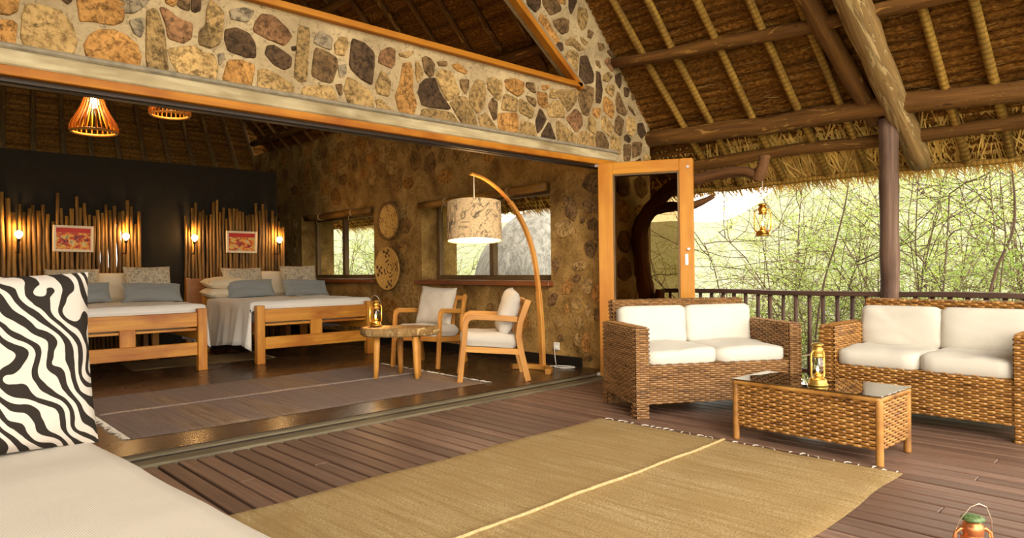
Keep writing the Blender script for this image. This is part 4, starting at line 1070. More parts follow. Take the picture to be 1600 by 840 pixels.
rug('jute_rug', 'large sandy jute rug with a raised centre seam on the deck', .80, 3.93, 1.17, 3.15, DZ+.001, M['jute'], math.radians(1.0), True, (1,), (M['tassel'], .8, 1.8), .006, 3)
rug('woven_rug', 'faded grey brown woven rug on the bedroom floor', 1.27, 4.30, 4.875, 6.75, .001, M['grey_rug'], math.radians(-1), True, (-1, 1), (M['tassel'], .9, .7), .004, 8)
rug('floor_mat', 'tan woven mat on the floor between the two beds', 2.2, 3.75, 8.25, 9.1, .001, M['tan_mat'], math.radians(-4), False, (1,), (M['tassel2'], .8, 1.0), .003, 5, cat='mat')

# ------------------------------------------------------------------ beds
def bed(label, loc, rz, hang, seed, cover_label):
    t = thing('wooden_bed', label, 'bed', loc, rz); Wd = 1.42; L = 2.02; w = M['bed_wood']
    for sx in (-1, 1):
        MB().box((sx*Wd/2, 0, .34), (.095, .095, .68), .006).build('post', w, t)
        MB().box((sx*Wd/2, L, .40), (.085, .085, .80), .006).build('post', w, t)
        MB().box((sx*(Wd/2-.01), L/2, .40), (.035, L-.1, .14), .005).build('side_rail', w, t)
    MB().box((0, 0, .56), (Wd-.095, .045, .155), .006).build('footboard_rail', w, t)
    MB().box((0, 0, .24), (Wd-.095, .045, .14), .006).build('footboard_rail', w, t)
    MB().box((-.02, -.004, .397), (.15, .04, .18), .005).build('footboard_block', w, t)
    MB().box((0, .02, .452), (Wd-.1, .03, .028), .004).build('footboard_rail', w, t)
    m = cushion_mb(Wd+.02, L-.09, .235, .06, seed, .0).build('mattress', M['bed_white'], t, True); m.location = (0, L/2+.005, .46)
    # coverlet: over the top and down both sides, with folds
    hl, hr = hang; hw = Wd/2+.065; zt = .715
    prof = []
    for s_ in np.linspace(0, 1, 10): prof.append((-hw-.012, zt-.03-(1-s_)*(zt-.03-hl), 1-s_))
    for a in np.linspace(0, PI/2, 5)[1:]: prof.append((-hw-.012+.05*(1-math.cos(a)), zt-.03+.035*math.sin(a), 0))
    for x_ in np.linspace(-hw+.07, hw-.07, 16): prof.append((x_, zt+.008, 0))
    for a in np.linspace(PI/2, 0, 5)[:-1]: prof.append((hw+.012-.05*(1-math.cos(a)), zt-.03+.035*math.sin(a), 0))
    for s_ in np.linspace(0, 1, 10): prof.append((hw+.012, zt-.03-s_*(zt-.03-hr), s_))
    ny_ = 60; Y = np.linspace(.085, L-.32, ny_); V = []
    for j, y_ in enumerate(Y):
        for (x_, z_, dr) in prof:
            sg = -1 if x_ < 0 else 1; fold = (.030*math.sin(y_*13+seed)+.018*math.sin(y_*29+1.3*seed))*dr
            lift = .05*dr*math.sin(y_*2.1+seed) if dr > 0 else .006*float(lumpy(np.array(x_*5), np.array(y_*5), seed))
            V.append((x_+sg*(fold+.055*dr), y_, z_+lift*(1 if dr else 1)))
    # foot edge tucks down behind the footboard
    pr = len(prof); V2 = [(x_, .058, (z_-.10 if dr == 0 else z_)) for (x_, z_, dr) in prof]; V = V2+V
    o = np_mesh('coverlet', V, grid_faces(ny_+1, pr), M['bed_white'], t, True); sl = o.modifiers.new('thick', 'SOLIDIFY'); sl.thickness = .008
    o['label'] = cover_label
    return t
bedR = bed('wooden double bed nearer the stone side wall, coverlet hanging low on one side', (4.075, 7.75, 0), math.radians(-3), (.15, .30), 1, 'white coverlet with deep folds')
bedL = bed('wooden double bed farther from the stone side wall, behind the zebra cushion', (2.02, 7.87, 0), math.radians(-3), (.30, .27), 4, 'white coverlet')
def pillow(name, label, mat, loc, w, h, t_, tilt, rz=0, group=None, roll=0, pinch=.10, frill=False, seed=0):
    mb = pillow_mb(w, h, t_, pinch, 9, seed)
    o = mb.build(name, mat, None, True); o.location = loc; o.rotation_euler = (math.radians(tilt), math.radians(roll), math.radians(rz)); tag(o, label, 'pillow', group)
    return o
PW = M['pillow_white']; PP = M['pattern_pillow']; PG = M['grey_linen']
def bed_pillows(dx, where, g, sd_):
    pillow('pillow', 'ivory pillow at the bottom of the stack '+where, PW, (3.64+dx, 9.50, .795), .60, .42, .14, -86, -3, seed=sd_)
    pillow('pillow', 'ivory pillow on top of the stack '+where, PW, (3.65+dx, 9.52, .925), .58, .42, .15, -84, -3, seed=sd_+1)
    pillow('pillow', 'ivory pillow propped between grey cushions '+where, PW, (4.38+dx, 9.60, .90), .55, .40, .17, -22, -3, seed=sd_+2)
    pillow('patterned_pillow', 'leaf printed pillow beside the ivory stack '+where, PP, (3.87+dx, 9.47, .95), .56, .40, .15, -24, -4, seed=sd_+3)
    pillow('patterned_pillow', 'tallest leaf printed pillow '+where, PP, (4.66+dx, 9.38, .955), .54, .44, .15, -24, -4, seed=sd_+4)
    pillow('grey_cushion', 'blue grey cushion beside the ivory stack '+where, PG, (3.90+dx, 9.30, .845), .64, .27, .13, -32, -4, roll=-2, seed=sd_+5)
    pillow('grey_cushion', 'blue grey cushion against the tallest leaf printed pillow '+where, PG, (4.66+dx, 9.20, .835), .66, .27, .13, -38, -4, roll=2, seed=sd_+6)
bed_pillows(0, 'on the bed by the stone wall', 'a', 1)
bed_pillows(-2.03, 'on the bed behind the zebra cushion', 'b', 31)
def bed_leaf(loc, rz, label):
    t = thing('leaf_fan', label, 'leaf', loc, rz); mb = MB()
    n_ = 9; pts = [(-.26+.52*i/(n_-1), .05*math.sin(PI*i/(n_-1)), .012+.03*math.sin(PI*i/(n_-1))) for i in range(n_)]
    vs = []; 
    for i, p in enumerate(pts):
        w_ = .075*math.sin(PI*(i+.4)/(n_-.2)); vs += [(p[0], p[1]-w_, p[2]), (p[0], p[1], p[2]+.012), (p[0], p[1]+w_, p[2])]
    fs = [(3*i+k, 3*i+k+1, 3*i+4+k, 3*i+3+k) for i in range(n_-1) for k in range(2)]
    mb.raw(vs, fs); o = mb.build('blade', M['grey_linen'], t, True); o.modifiers.new('s', 'SOLIDIFY').thickness = .006
    MB().tube([(-.40, -.02, .012), (-.26, 0, .016), (0, .05, .048)], .006, 6).build('stem', M['tassel2'], t, True)
    return t
bed_leaf((4.42, 8.55, .73), math.radians(15), 'grey folded leaf fan lying on the bed by the stone wall')
bed_leaf((2.35, 8.55, .73), math.radians(15), 'grey folded leaf fan lying on the bed behind the zebra cushion')

# headboards of upright poles against the partition
def pole_headboard(label, x0, x1, seed, board):
    rr = random.Random(seed); t = thing('pole_headboard', label, 'headboard', ((x0+x1)/2, 9.93, 0)); L = x1-x0; x_ = -L/2; i = 0
    while x_ < L/2:
        r_ = rr.uniform(.017, .025); h_ = 2.02+rr.uniform(-.22, .10)
        if abs(x_) < .30 and rr.random() < .6: h_ -= .12
        if abs(x_) > L/2-.12: h_ -= .12
        pts = [(x_+rr.uniform(-.008, .008), rr.uniform(-.012, .006), z) for z in np.linspace(.05, h_, 7)]
        MB().tube(pts, [r_*rr.uniform(.9, 1.1) for _ in pts], 8).build('pole', M['pole'], t, True)
        x_ += r_*2+rr.uniform(.0, .012); i += 1
    b = MB().box((.0, -.065, .68), (L+.02, .04, .62), .006).build('board', M['head_wood'], t); b['label'] = 'red brown board'
    for sx in (-1, 1): MB().box((sx*(L/2+.0), -.08, .50), (.06, .06, 1.0), .006).build('board_post', M['head_wood'], t)
    return t
pole_headboard('screen of upright poles behind the bed by the stone side wall', 3.26, 4.70, 3, 1)
pole_headboard('screen of upright poles behind the bed beyond the zebra cushion', .95, 2.72, 9, 1)
def picture(label, x, z, w, h, art, tilt):
    t = thing('framed_painting', label, 'painting', (x, 9.862, z)); t.rotation_euler = (0, math.radians(tilt), 0)
    for sx in (-1, 1): MB().box((sx*(w/2-.016), 0, 0), (.032, .03, h), .004).build('frame_bar', M['art_frame'], t)
    for sz in (-1, 1): MB().box((0, 0, sz*(h/2-.016)), (w-.064, .03, .032), .004).build('frame_bar', M['art_frame'], t)
    mb = MB(); a, b = w/2-.03, h/2-.03; mb.raw([(-a, -.006, -b), (a, -.006, -b), (a, -.006, b), (-a, -.006, b), (-a, .008, -b), (a, .008, -b), (a, .008, b), (-a, .008, b)], [(0, 1, 2, 3), (7, 6, 5, 4), (0, 4, 5, 1), (2, 6, 7, 3), (1, 5, 6, 2), (0, 3, 7, 4)], [[(0, 0), (1, 0), (1, 1), (0, 1)]]+[[(0, 0)]*4]*5)
    mb.build('canvas', art, t)
picture('small red and yellow painting on the poles behind the bed beyond the zebra cushion', 1.923, 1.51, .43, .325, M['art1'], 1.0)
picture('small red and yellow painting on the poles behind the bed by the stone wall', 4.012, 1.505, .445, .315, M['art2'], .6)
def sconce(x, label, pw=9):
    t = thing('wall_lamp', label, 'wall lamp', (x, 9.80, 1.53))
    MB().tube([(0, .09, -.20), (0, .03, -.20), (0, -.01, -.16), (0, -.01, -.06)], .009, 8).build('bracket', M['metal_dark'], t, True)
    MB().lathe([(0, -.2), (.026, -.2), (.026, -.188), (0, -.188)], 12, (0, .06, 0)).build('wall_plate', M['metal_dark'], t, True)
    MB().lathe([(0, -.065), (.018, -.065), (.020, -.03), (0, -.03)], 12, (0, -.01, 0)).build('socket', M['metal_dark'], t, True)
    MB().lathe([(0, -.03), (.016, -.025), (.036, .005), (.040, .025), (.030, .05), (0, .062)], 16, (0, -.01, 0)).build('bulb', M['bulb'], t, True)
    ld = bpy.data.lights.new('lamp_light', 'POINT'); ld.energy = pw; ld.color = (1, .54, .16); ld.shadow_soft_size = .03
    lo = link('lamp_light', ld, t); lo.location = (0, .035, .10)
sconce(1.36, 'glowing wall lamp on the pole screen, farthest from the stone side wall', 6)
sconce(2.49, 'glowing wall lamp beside a strip of mirror behind the bed beyond the zebra cushion', 6)
sconce(3.335, 'glowing wall lamp above the ivory pillow stack of the bed by the stone wall', 6)
sconce(4.55, 'glowing wall lamp at the pole screen end next to the stone wall', 6)
mb = MB().box((2.36, 9.955, 1.40), (.34, .012, .62)); mi = mb.build('mirror', m_plain('mirror_silver', (.9, .88, .84), .02, .5, 1))
tag(mi, 'narrow mirror glimpsed between the poles near the painting', 'mirror')

# ------------------------------------------------------------------ armchairs, stump table, arc lamp
def armchair(label, loc, rz, seed):
    t = thing('armchair', label, 'armchair', loc, rz); w = M['chair_wood']; hw = .285
    for sx in (-1, 1):
        x_ = sx*hw
        arm = [(x_, -.315, 0), (x_, -.275, .36), (x_, -.255, .56), (x_, -.235, .60), (x_, -.195, .617), (x_, .10, .600), (x_, .235, .585)]
        MB().sweep(arm, .032, .052).build('arm', w, t)
        MB().sweep([(x_, .335, 0), (x_, .275, .25), (x_, .245, .42), (x_, .265, .56), (x_, .345, .77)], .032, .058).build('rear_leg', w, t)
        MB().sweep([(x_, -.285, .315), (x_, .27, .275)], .026, .055).build('side_rail', w, t)
    for y_, z_ in ((-.265, .315), (.255, .29)): MB().box((0, y_, z_), (2*hw-.03, .026, .055), .004).build('cross_rail', w, t)
    MB().sweep([(-hw+.01, .335, .735), (hw-.01, .335, .735)], .05, .026, side=(0, 0.35, .94)).build('top_rail', w, t)
    for k in range(4): 
        xx_ = -.165+.11*k; MB().sweep([(xx_, .245, .30), (xx_, .262, .55), (xx_, .33, .73)], .045, .016).build('back_slat', w, t)
    c_ = cushion_mb(2*hw-.05, .56, .125, .045, seed, .010).build('seat_cushion', M['oat_linen'], t, True); place(c_, (0, -.03, .325), math.radians(-4.5), 0, 0)
    return t
armchair('light wooden armchair with grey linen seat standing beside the stump table, seen from the front', (4.66, 6.25, .008), math.radians(-67), 2)
armchair('light wooden armchair with grey linen seat below the arc lamp, seen from the side', (4.526, 5.054, .006), math.radians(-128.9), 6)
def chair_cushion(cx, cy, th, label, seed):
    o = pillow_mb(.46, .46, .17, .12, 11, seed).build('linen_cushion', M['oat_linen'], None, True)
    # leans on the chair back: local -y is the chair's front
    o.location = (cx-math.sin(th)*.165*1, cy+math.cos(th)*.165, .655); o.rotation_euler = (math.radians(-17), math.radians(3), th); tag(o, label, 'cushion')
chair_cushion(4.66, 6.25, math.radians(-67), 'square oatmeal cushion leaning in the armchair beside the stump table', 2)
chair_cushion(4.526, 5.054, math.radians(-128.9), 'square oatmeal cushion leaning in the armchair below the arc lamp', 7)

st = thing('stump_table', 'rough slab side table on round peeled legs on the rug', 'side table', (3.885, 5.73, .008), math.radians(-43.7)); r = random.Random(8)
n_ = 30; ol = []
for k in range(n_):
    a = 2*PI*k/n_; q = 1+.07*math.sin(2*a+.5)+.05*math.sin(5*a)+r.uniform(-.03, .03); ol.append((.365*math.cos(a)*q, .235*math.sin(a)*q))
vs = []; fs = []
for sc, z in ((.55, .415), (.94, .415), (1.0, .428), (1.03, .455), (1.0, .49), (.965, .502), (.5, .506)):
    for (a, b) in ol: vs.append((a*sc*(1+r.uniform(-.012, .012)), b*sc*(1+r.uniform(-.012, .012)), z+r.uniform(-.004, .004)))
for i in range(6):
    for k in range(n_): fs.append((i*n_+k, i*n_+(k+1) % n_, (i+1)*n_+(k+1) % n_, (i+1)*n_+k))
fs.append(tuple(range(n_))[::-1]); fs.append(tuple(6*n_+k for k in range(n_)))
mb = MB(); mb.raw(vs, fs, [[(vs[i][2]*3+vs[i][1], vs[i][0]) for i in f] for f in fs]); o = mb.build('slab_top', M['pale_log'], st); o['label'] = 'rough barked slab top'
cth, sth = math.cos(math.radians(43.7)), math.sin(math.radians(43.7))
for (lx, ly) in ((3.665, 5.80), (4.045, 5.925), (3.945, 5.50), (4.06, 5.62)):
    dx, dy = lx-3.885, ly-5.73; a, b = dx*cth-dy*sth, dx*sth+dy*cth
    MB().tube([(a, b, 0), (a*.97, b*.97, .12), (a*.95, b*.95, .27), (a*.93, b*.93, .425)], [.023, .027, .031, .033], 12, True, .02, r).build('leg', M['chair_wood'], st, True)
lantern('glowing brass storm lantern standing on the stump table', (3.715, 5.865, .522), math.radians(-44), 1.0, 'brass', None, 'back', 6)

lamp = thing('arc_lamp', 'tall bent wood arc lamp with a leaf printed drum shade by the stone wall', 'floor lamp', (5.22, 5.02, 0))
ARC = [(5.222, .03), (5.215, .25), (5.202, .527), (5.161, .934), (5.09, 1.27), (4.936, 1.564), (4.714, 1.80), (4.459, 1.947), (4.254, 1.992)]
def spline(P, m=6):
    out = []
    for i in range(len(P)-1):
        p0, p1, p2, p3 = P[max(0, i-1)], P[i], P[i+1], P[min(len(P)-1, i+2)]
        for k in range(m):
            t_ = k/m; out.append(tuple(.5*((2*p1[j])+(-p0[j]+p2[j])*t_+(2*p0[j]-5*p1[j]+4*p2[j]-p3[j])*t_**2+(-p0[j]+3*p1[j]-3*p2[j]+p3[j])*t_**3) for j in range(len(p1))))
    return out+[tuple(P[-1])]
S_ = spline(ARC, 4); mb = MB(); n_ = len(S_)
pts = [(x_-5.22, 0, z_) for x_, z_ in S_]
vs = []
mb.sweep(pts[:12], .062, .048, side=(0, 1, 0)); mb.sweep(pts[11:24], .050, .040, side=(0, 1, 0)); mb.sweep(pts[23:], .042, .022, side=(0, 1, 0))
mb.build('arc', M['chair_wood'], lamp)
base = [(-.02+.26*math.cos(a)-.26, .28*math.sin(a)+.02, .028) for a in np.linspace(-1.25, 1.25, 15)]
MB().sweep([(p[0]+.02, p[1], p[2]) for p in base], .055, .06, side=(0, 0, 1)).build('base', M['chair_wood'], lamp)
SXc = 4.298-5.22
zs0, zs1, rs_ = 1.345, 1.72, .262
hs = (zs1-zs0)/2; zm = (zs0+zs1)/2
DS = MB().lathe([(rs_, -hs), (rs_, -hs+.12), (rs_*.995, -hs+.25), (rs_*.985, hs)], 48).build('drum_shade', M['shade'], lamp, True); DS.location = (SXc, 0, zm)
DS.rotation_mode = 'QUATERNION'; DS.rotation_quaternion = Matrix.Rotation(math.radians(5), 4, Vector((-.76, .65, 0))).to_quaternion()
MB().lathe([(rs_-.004, -hs+.002), (rs_*.985-.004, hs-.002)], 48).build('shade_lining', M['shade_in'], DS, True)
MB().lathe([(rs_-.003, -hs+.012), (0, -hs+.012)], 48).build('diffuser', m_emit('lamp_diffuser', (1, .82, .55), 1.6), DS, True)
MB().tube([(SXc, 0, zs1-.02), (SXc, 0, 1.985)], .004, 6).build('cord', M['plastic'], lamp)
ld = bpy.data.lights.new('lamp_light', 'POINT'); ld.energy = 7; ld.color = (1, .70, .38); ld.shadow_soft_size = .08; lo = link('lamp_light', ld, lamp); lo.location = (SXc, 0, zs1-.12)
ld = bpy.data.lights.new('lamp_light', 'POINT'); ld.energy = 9; ld.color = (1, .66, .32); ld.shadow_soft_size = .15; lo = link('lamp_light', ld, lamp); lo.location = (SXc, 0, zs0-.03)
so = thing('wall_socket', 'white plug socket on the stone wall beside the arc lamp', 'socket', (5.655, 5.215, .20))
MB().box((0, 0, 0), (.022, .085, .088), .006).build('plate', M['plastic'], so)
MB().box((-.02, 0, -.01), (.03, .045, .04), .008).build('plug', M['plastic'], so)
cb = MB(); P = [(5.62, 5.215, .18), (5.61, 5.20, .08), (5.57, 5.15, .012), (5.45, 5.05, .008), (5.42, 4.92, .008), (5.52, 4.86, .008), (5.58, 4.95, .01), (5.46, 5.06, .014), (5.40, 4.98, .012), (5.50, 4.84, .012), (5.56, 4.90, .012), (5.44, 5.10, .012), (5.32, 5.10, .01), (5.25, 5.08, .02)]
cb.tube(spline(P, 6), .0045, 6); cbo = cb.build('power_cable', M['plastic'], None, True); tag(cbo, 'white cable lying in loose loops on the floor beside the arc lamp', 'cable')

# woven wall baskets
def basket(label, y, z, R_, kind):
    t = thing('woven_basket', label, 'basket', (5.645, y, z)); t.rotation_euler = (0, math.radians(-90), 0)
    nr, na = 16, 72; mb = MB(); vs = []
    for i in range(nr+1):
        q = i/nr; rr_ = R_*q
        for k in range(na): a = 2*PI*k/na; vs.append((rr_*math.cos(a), rr_*math.sin(a), .012+.045*q**2*(1 if kind == 1 else .6)+.002*(i % 2)))
    mb.raw(vs, [], None); mb.v = [tuple(p) for p in vs]
    for i in range(nr):
        for k in range(na):
            k2 = (k+1) % na; q = (i+.5)/nr; a = (k+.5)/na
            if kind == 1:
                c = 1 if .18 < q < .27 and (k % 12 < 8) else 0
                sec = (a*4+.12) % 1
                if .58 < q < .92 and sec < .42: c = 1 if (int(sec/.14)+int((q-.58)/.12)) % 2 == 0 else 0
                if .36 < q < .42 and (k % 18) < 9: c = 1
                if q > .95: c = 2
            else:
                c = 0
                if .50 < q < .86 and (a*5 % 1) < .30 and (k+i) % 3 == 0: c = 1
                if .30 < q < .40 and (k % 9) < 3: c = 1
                if q > .87: c = 3
            mb.cur = {0: 0, 1: 1, 2: 0, 3: 2}[c]; mb.face((i*na+k, i*na+k2, (i+1)*na+k2, (i+1)*na+k)[::-1], [(0, 0)]*4)
    mb.cur = 0; o = mb.build('dish', [M['basket'], M['basket_mark'], M['basket_brown']], t, True); o.modifiers.new('s', 'SOLIDIFY').thickness = .01
    zr = .012+.045*(1 if kind == 1 else .6)
    MB().tube([(R_*math.cos(a), R_*math.sin(a), zr) for a in np.linspace(0, 2*PI, 61)], .011, 8, False).build('rim', M['basket_brown'] if kind == 2 else M['basket'], t, True)
basket('round straw basket with a wide brown rim, hung above another on the stone wall', 8.49, 1.79, .275, 2)
basket('round straw basket with dark checker patches, hung below another on the stone wall', 8.505, 1.095, .305, 1)

# pendant lamps
def pendant(label, loc, pw):
    t = thing('pendant_lamp', label, 'pendant lamp', loc, 0, None)
    prof = [(.050, .335), (.052, .31), (.062, .26), (.082, .20), (.115, .135), (.148, .08), (.160, .045), (.158, .012)]
    for k in range(26):
        a = 2*PI*k/26; c_, s_ = math.cos(a), math.sin(a)
        MB().sweep([(r_*c_, r_*s_, z_) for r_, z_ in prof], .007, .016, side=(-s_, c_, 0)).build('slat', M['orange_wood'], t)
    for r_, z_, q in ((.150, .012, .011), (.046, .335, .010)): MB().tube([(r_*math.cos(a), r_*math.sin(a), z_) for a in np.linspace(0, 2*PI, 41)], q, 8, False).build('ring', M['chair_wood'], t, True)
    MB().tube([(0, 0, .30), (0, 0, roof_z(loc[0])-loc[2]-.1)], .004, 6).build('cord', M['metal_dark'], t)
    lh = MB().lathe([(0, .355), (.022, .355), (.022, .29), (0, .29)], 12).build('lamp_holder', M['metal_dark'], t)
    MB().lathe([(0, .29), (.018, .285), (.034, .25), (.034, .225), (.02, .20), (0, .195)], 16).build('bulb', M['bulb'], lh, True)
    ld = bpy.data.lights.new('lamp_light', 'POINT'); ld.energy = pw; ld.color = (1, .60, .26); ld.shadow_soft_size = .035; lo = link('lamp_light', ld, t); lo.location = (0, 0, .17)
pendant('bell shaped lamp of bent wooden slats, lit, hanging nearer the opening', (1.315, 6.0, 2.15), 10)
pendant('bell shaped lamp of bent wooden slats, mostly hidden behind the head beam', (1.965, 6.33, 2.43), 7)

# ------------------------------------------------------------------ gnarled tree by the wall end, hanging lantern
tr = thing('gnarled_tree', 'gnarled brown tree trunk twisting up beside the wall end and out under the eave', 'tree', (6.02, 4.22, -1.2))
r = random.Random(23)
def limb(pts, rad, name='limb', mat='bark', m=5, sides=12):
    S = spline([tuple(Vector(p)-Vector((6.02, 4.22, -1.2))) for p in pts], m); n = len(S); R_ = [np.interp(i/(n-1), np.linspace(0, 1, len(rad)), rad)*(1+r.uniform(-.07, .07)) for i in range(n)]
    return MB().tube(S, R_, sides, True, .06, r).build(name, M[mat], tr, True)
limb([(6.02, 4.22, -1.2), (6.0, 4.22, 0), (6.0, 4.21, .6), (6.0, 4.27, .95), (6.0, 4.31, 1.25), (6.0, 4.30, 1.50), (6.0, 4.15, 1.70), (6.0, 3.88, 1.90), (6.0, 3.62, 1.935), (6.0, 3.35, 1.965), (6.0, 3.12, 1.955), (6.0, 2.98, 1.885)], [.13, .12, .10, .085, .085, .085, .08, .07, .06, .052, .05, .045], 'trunk')
limb([(6.0, 3.0, 1.86), (6.0, 2.955, 1.95), (6.0, 2.93, 2.05), (6.0, 2.925, 2.085)], [.055, .055, .05, .048], 'branch')
limb([(6.0, 4.17, 1.66), (6.02, 3.95, 1.69), (6.04, 3.72, 1.68), (6.07, 3.48, 1.76)], [.06, .05, .042, .02], 'branch')
limb([(6.0, 4.10, -.6), (6.0, 4.08, 0), (6.0, 4.09, .55), (6.0, 4.07, .84)], [.06, .06, .055, .05], 'stump')
hl = lantern('brass storm lantern hanging in the air under the gnarled branch', (6.0, 2.95, 1.345), math.radians(-60), 1.16, 'brass', None, 'up', 1.5)
hw_ = MB().tube([(0, 0, .305), (0, .0, .44), (.0, 0, .52)], .0016, 5).build('hanging_wire', M['wire'], hl)

# ------------------------------------------------------------------ vegetation
def shrub_meshes(seed, H_, nst, spread, leaf_n, leaf_sz, depth2=7, droop=0.0):
    rs = np.random.RandomState(seed); segs = []; tips = []
    def branch(p, d, L, r0, lev):
        n = 6 if lev < 2 else 4; pts = [p]; dd = d
        for i in range(n):
            dd = dd+rs.normal(0, .16 if lev else .10, 3)+np.array((0, 0, (.04 if lev == 0 else -.02-droop))); dd = dd/np.linalg.norm(dd); p = p+dd*L/n; pts.append(p)
        pts = np.array(pts); segs.append((pts, r0, r0*.35))
        if lev >= 1:
            tips.append(pts)
        if lev < 2:
            for k in range(depth2 if lev == 0 else 5):
                t = rs.uniform(.25 if lev == 0 else .15, 1); q = t*n; i = min(int(q), n-1); b = pts[i]+(pts[i+1]-pts[i])*(q-i)
                nd = dd*.5+rs.normal(0, .75, 3); nd[2] = abs(nd[2])*.6+.05-droop; nd /= np.linalg.norm(nd)
                branch(b, nd, L*rs.uniform(.28, .5)*(1 if lev == 0 else .8), r0*.45, lev+1)
    for k in range(nst):
        a = rs.uniform(0, 6.28); t = rs.uniform(.1, 1)*spread; d0 = np.array((math.cos(a)*t, math.sin(a)*t, 1.)); d0 /= np.linalg.norm(d0)
        branch(np.array((rs.normal(0, .18), rs.normal(0, .18), 0.)), d0, H_*rs.uniform(.7, 1.1), .016*rs.uniform(.7, 1.5), 0)
    V = []; Q = []; nb = 0
    for pts, ra, rb in segs:
        n = len(pts); t = np.gradient(pts, axis=0); t /= np.linalg.norm(t, axis=1)[:, None]+1e-9; a = np.cross(t, (.31, .87, .38)); a /= np.linalg.norm(a, axis=1)[:, None]+1e-9; b = np.cross(t, a)
        R_ = np.linspace(ra, rb, n)[:, None]
        for k in range(3): V.append(pts+(a*math.cos(2.094*k)+b*math.sin(2.094*k))*R_)
        for k in range(3):
            k2 = (k+1) % 3; i = np.arange(n-1); Q.append(np.stack([nb+k*n+i, nb+k2*n+i, nb+k2*n+i+1, nb+k*n+i+1], 1))
        nb += 3*n
    V = np.concatenate(V); Q = np.concatenate(Q)
    # leaves
    P = []
    per = max(1, leaf_n//max(1, len(tips)))
    for pts in tips:
        q = rs.uniform(.1, .999, per)*(len(pts)-1); i = q.astype(int); P.append(pts[i]+(pts[i+1]-pts[i])*(q-i)[:, None]+rs.normal(0, .035, (per, 3)))
    P = np.concatenate(P); n = len(P); d = rs.normal(0, 1, (n, 3)); d /= np.linalg.norm(d, axis=1)[:, None]; e = np.cross(d, rs.normal(0, 1, (n, 3))); e /= np.linalg.norm(e, axis=1)[:, None]
    sz = leaf_sz*rs.uniform(.5, 1.3, n)[:, None]
    LV = np.stack([P-d*sz, P+e*sz*.45, P+d*sz, P-e*sz*.45], 1).reshape(-1, 3); LQ = np.arange(4*n).reshape(n, 4)
    return V, Q, LV, LQ
PROTO = []
for k, (sd_, H_, nst, sp, ln, lz, twig, leafm, dr, nm) in enumerate([
        (1, 3.2, 13, 1.0, 10000, .019, 'twig', 'leaf', .0, 'shrub'), (2, 3.8, 11, .8, 9000, .018, 'twig', 'leaf2', .02, 'shrub'),
        (3, 2.6, 14, 1.3, 8500, .018, 'twig2', 'leaf3', .05, 'shrub'), (4, 4.2, 9, .7, 7000, .019, 'twig', 'leaf2', .0, 'shrub'), (5, 2.2, 18, 1.2, 9000, .018, 'twig2', 'leaf', .0, 'shrub')]):
    V, Q, LV, LQ = shrub_meshes(sd_, H_, nst, sp, ln, lz, 8, dr)
    a = np_mesh('branches', V, Q, M[twig]); b = np_mesh('leaves', LV, LQ, M[leafm]); PROTO.append((a.data, b.data)); bpy.data.objects.remove(a); bpy.data.objects.remove(b)
LAB = ['bushy shrub with fresh green leaves and thin brown stems beyond the railing', 'tall airy shrub with yellow green leaves beyond the railing', 'dull green tangled shrub with pale twigs beyond the railing', 'tall sparse yellow green shrub with long bare stems beyond the railing', 'low dense shrub with fresh green leaves and pale twigs beyond the railing']
LABW = ['bushy green shrub outside the bedroom windows', 'airy yellow green shrub outside the bedroom windows', 'dull green shrub with pale twigs outside the bedroom windows', 'sparse tall shrub outside the bedroom windows', 'low green shrub outside the bedroom windows']
def gz_at(x, y):
    d = max(0, math.hypot(max(x-6.8, 0)*.8+max(-8-x, 0), max(y-14, 0)*.8+max(-4-y, 0)))
    return -1.3+.03*min(d, 8)
SPOTS = [  # kind, x, y, scale, turn
    (0, 9.3, 2.2, .95, 0), (1, 9.1, 3.7, .85, 1.1), (2, 9.6, 4.8, .9, 2.0), (0, 9.5, .9, 1.0, 2.6), (1, 10.0, 2.9, 1.1, .7), (4, 8.4, 2.9, .8, 1.9), (4, 8.4, 1.5, .8, .3), (4, 8.6, 4.2, .8, 3.3), (4, 8.8, .2, .9, 4.0),
    (3, 10.9, 1.2, 1.0, 4.1), (0, 11.2, 2.2, 1.1, 3.0), (1, 11.4, -.6, 1.05, 2.2), (3, 10.6, 4.7, .95, .8), (1, 11.6, 5.6, 1.0, 2.5), (2, 11.5, 3.6, 1.0, 5.0), (2, 13.5, 7.4, 1.0, 4.6), (3, 13.8, 2.4, 1.2, 3.7), (1, 14.5, 4.6, 1.2, .5), (1, 13.6, .2, 1.3, 1.2), (0, 8.9, 3.3, .62, 4.4), (0, 9.0, 2.5, .66, 1.7)]
for i, (k, x_, y_, sc, rz) in enumerate(SPOTS):
    t = thing('shrub', LAB[k], 'shrub', (x_, y_, gz_at(x_, y_)-.1), rz, 'shrubs beyond the railing'); t.scale = (sc, sc, sc)
    link('branches', PROTO[k][0], t); link('leaves', PROTO[k][1], t)
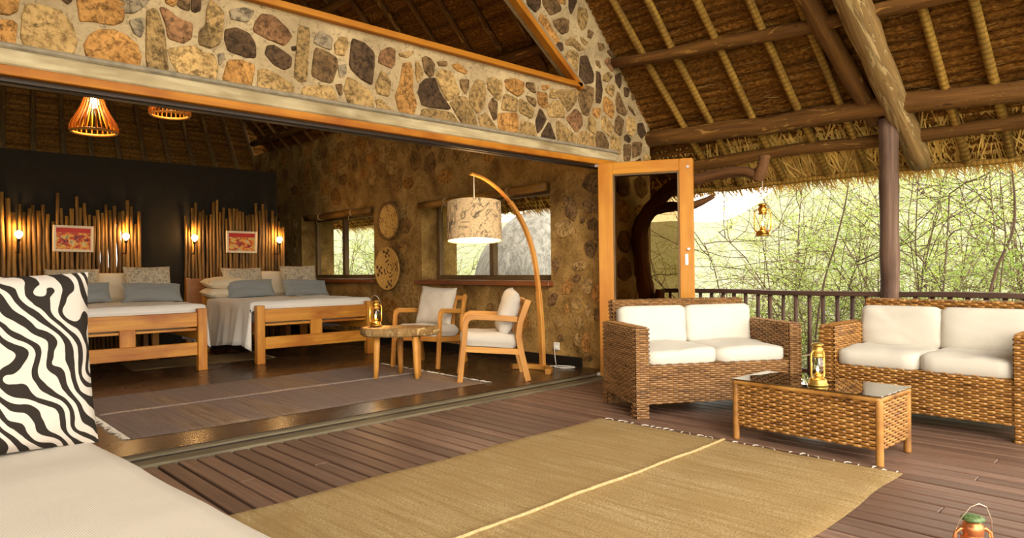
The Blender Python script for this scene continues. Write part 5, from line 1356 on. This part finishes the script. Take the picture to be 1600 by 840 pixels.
for i, (k, x_, y_, sc, rz) in enumerate([(0, 9.2, 12.6, .9, .4), (2, 9.8, 15.0, 1.0, 1.6), (1, 9.6, 17.5, 1.0, 2.4), (4, 8.6, 14.0, .9, 3.1), (2, 11.5, 19.0, 1.2, .9), (0, 9.0, 18.8, .85, 5.0), (1, 12.0, 15.5, 1.1, 4.2), (4, 8.6, 9.4, .6, 1.0), (4, 8.4, 16.0, .9, 2.2), (2, 11.0, 22.0, 1.2, 0.), (0, 13, 20, 1.2, 2.)]):
    t = thing('shrub', LABW[k], 'shrub', (x_, y_, gz_at(x_, y_)-.1), rz, 'shrubs outside the bedroom windows'); t.scale = (sc, sc, sc)
    link('branches', PROTO[k][0], t); link('leaves', PROTO[k][1], t)
# long bare stems in front of the shrubs
def stem(pts, r0, label):
    S = spline(pts, 6); o = MB().tube(S, list(np.linspace(r0, r0*.4, len(S))), 7).build('bare_stem', M['twig'], None, True); tag(o, label, 'branch')
stem([(7.6, 1.62, -1.2), (7.6, 1.60, .3), (7.6, 1.50, .95), (7.6, 1.36, 1.35), (7.6, 1.34, 1.65), (7.6, 1.36, 2.0), (7.5, 1.33, 2.3)], .017, 'long bare stem curving up in front of the shrubs beside the post')
stem([(7.5, .6, -1.2), (7.5, .85, .6), (7.5, 1.05, 1.15), (7.5, .88, 1.4), (7.5, .87, 1.7), (7.5, 1.0, 2.2)], .014, 'thin crooked stem in front of the shrubs far along the railing')
stem([(7.6, 3.3, -1.2), (7.6, 3.1, .6), (7.6, 2.92, 1.3), (7.6, 2.80, 1.8), (7.6, 2.75, 2.3)], .013, 'thin straight stem rising behind the railing between lantern and post')
# grey boulder outside the wide window
nu, nv = 60, 40
th = np.linspace(0, 2*PI, nu); ph = np.linspace(0.02, PI-.02, nv); T_, Pp = np.meshgrid(th, ph, indexing='ij')
R_ = 1+.10*(lumpy(np.cos(T_)*2*np.sin(Pp), np.sin(T_)*2*np.sin(Pp)+Pp, 6)*np.sin(Pp))
bx, by, bz = 2.0*R_*np.sin(Pp)*np.cos(T_), 1.9*R_*np.sin(Pp)*np.sin(T_), 2.6*R_*np.cos(Pp)
bz = bz+.0*bx
bo = np_mesh('boulder', np.stack([bx, by, bz], -1).reshape(-1, 3), grid_faces(nu, nv), M['rock'], None, True); bo.location = (10.1, 9.15, -.3)
tag(bo, 'huge grey boulder outside the wide bedroom window', 'boulder')
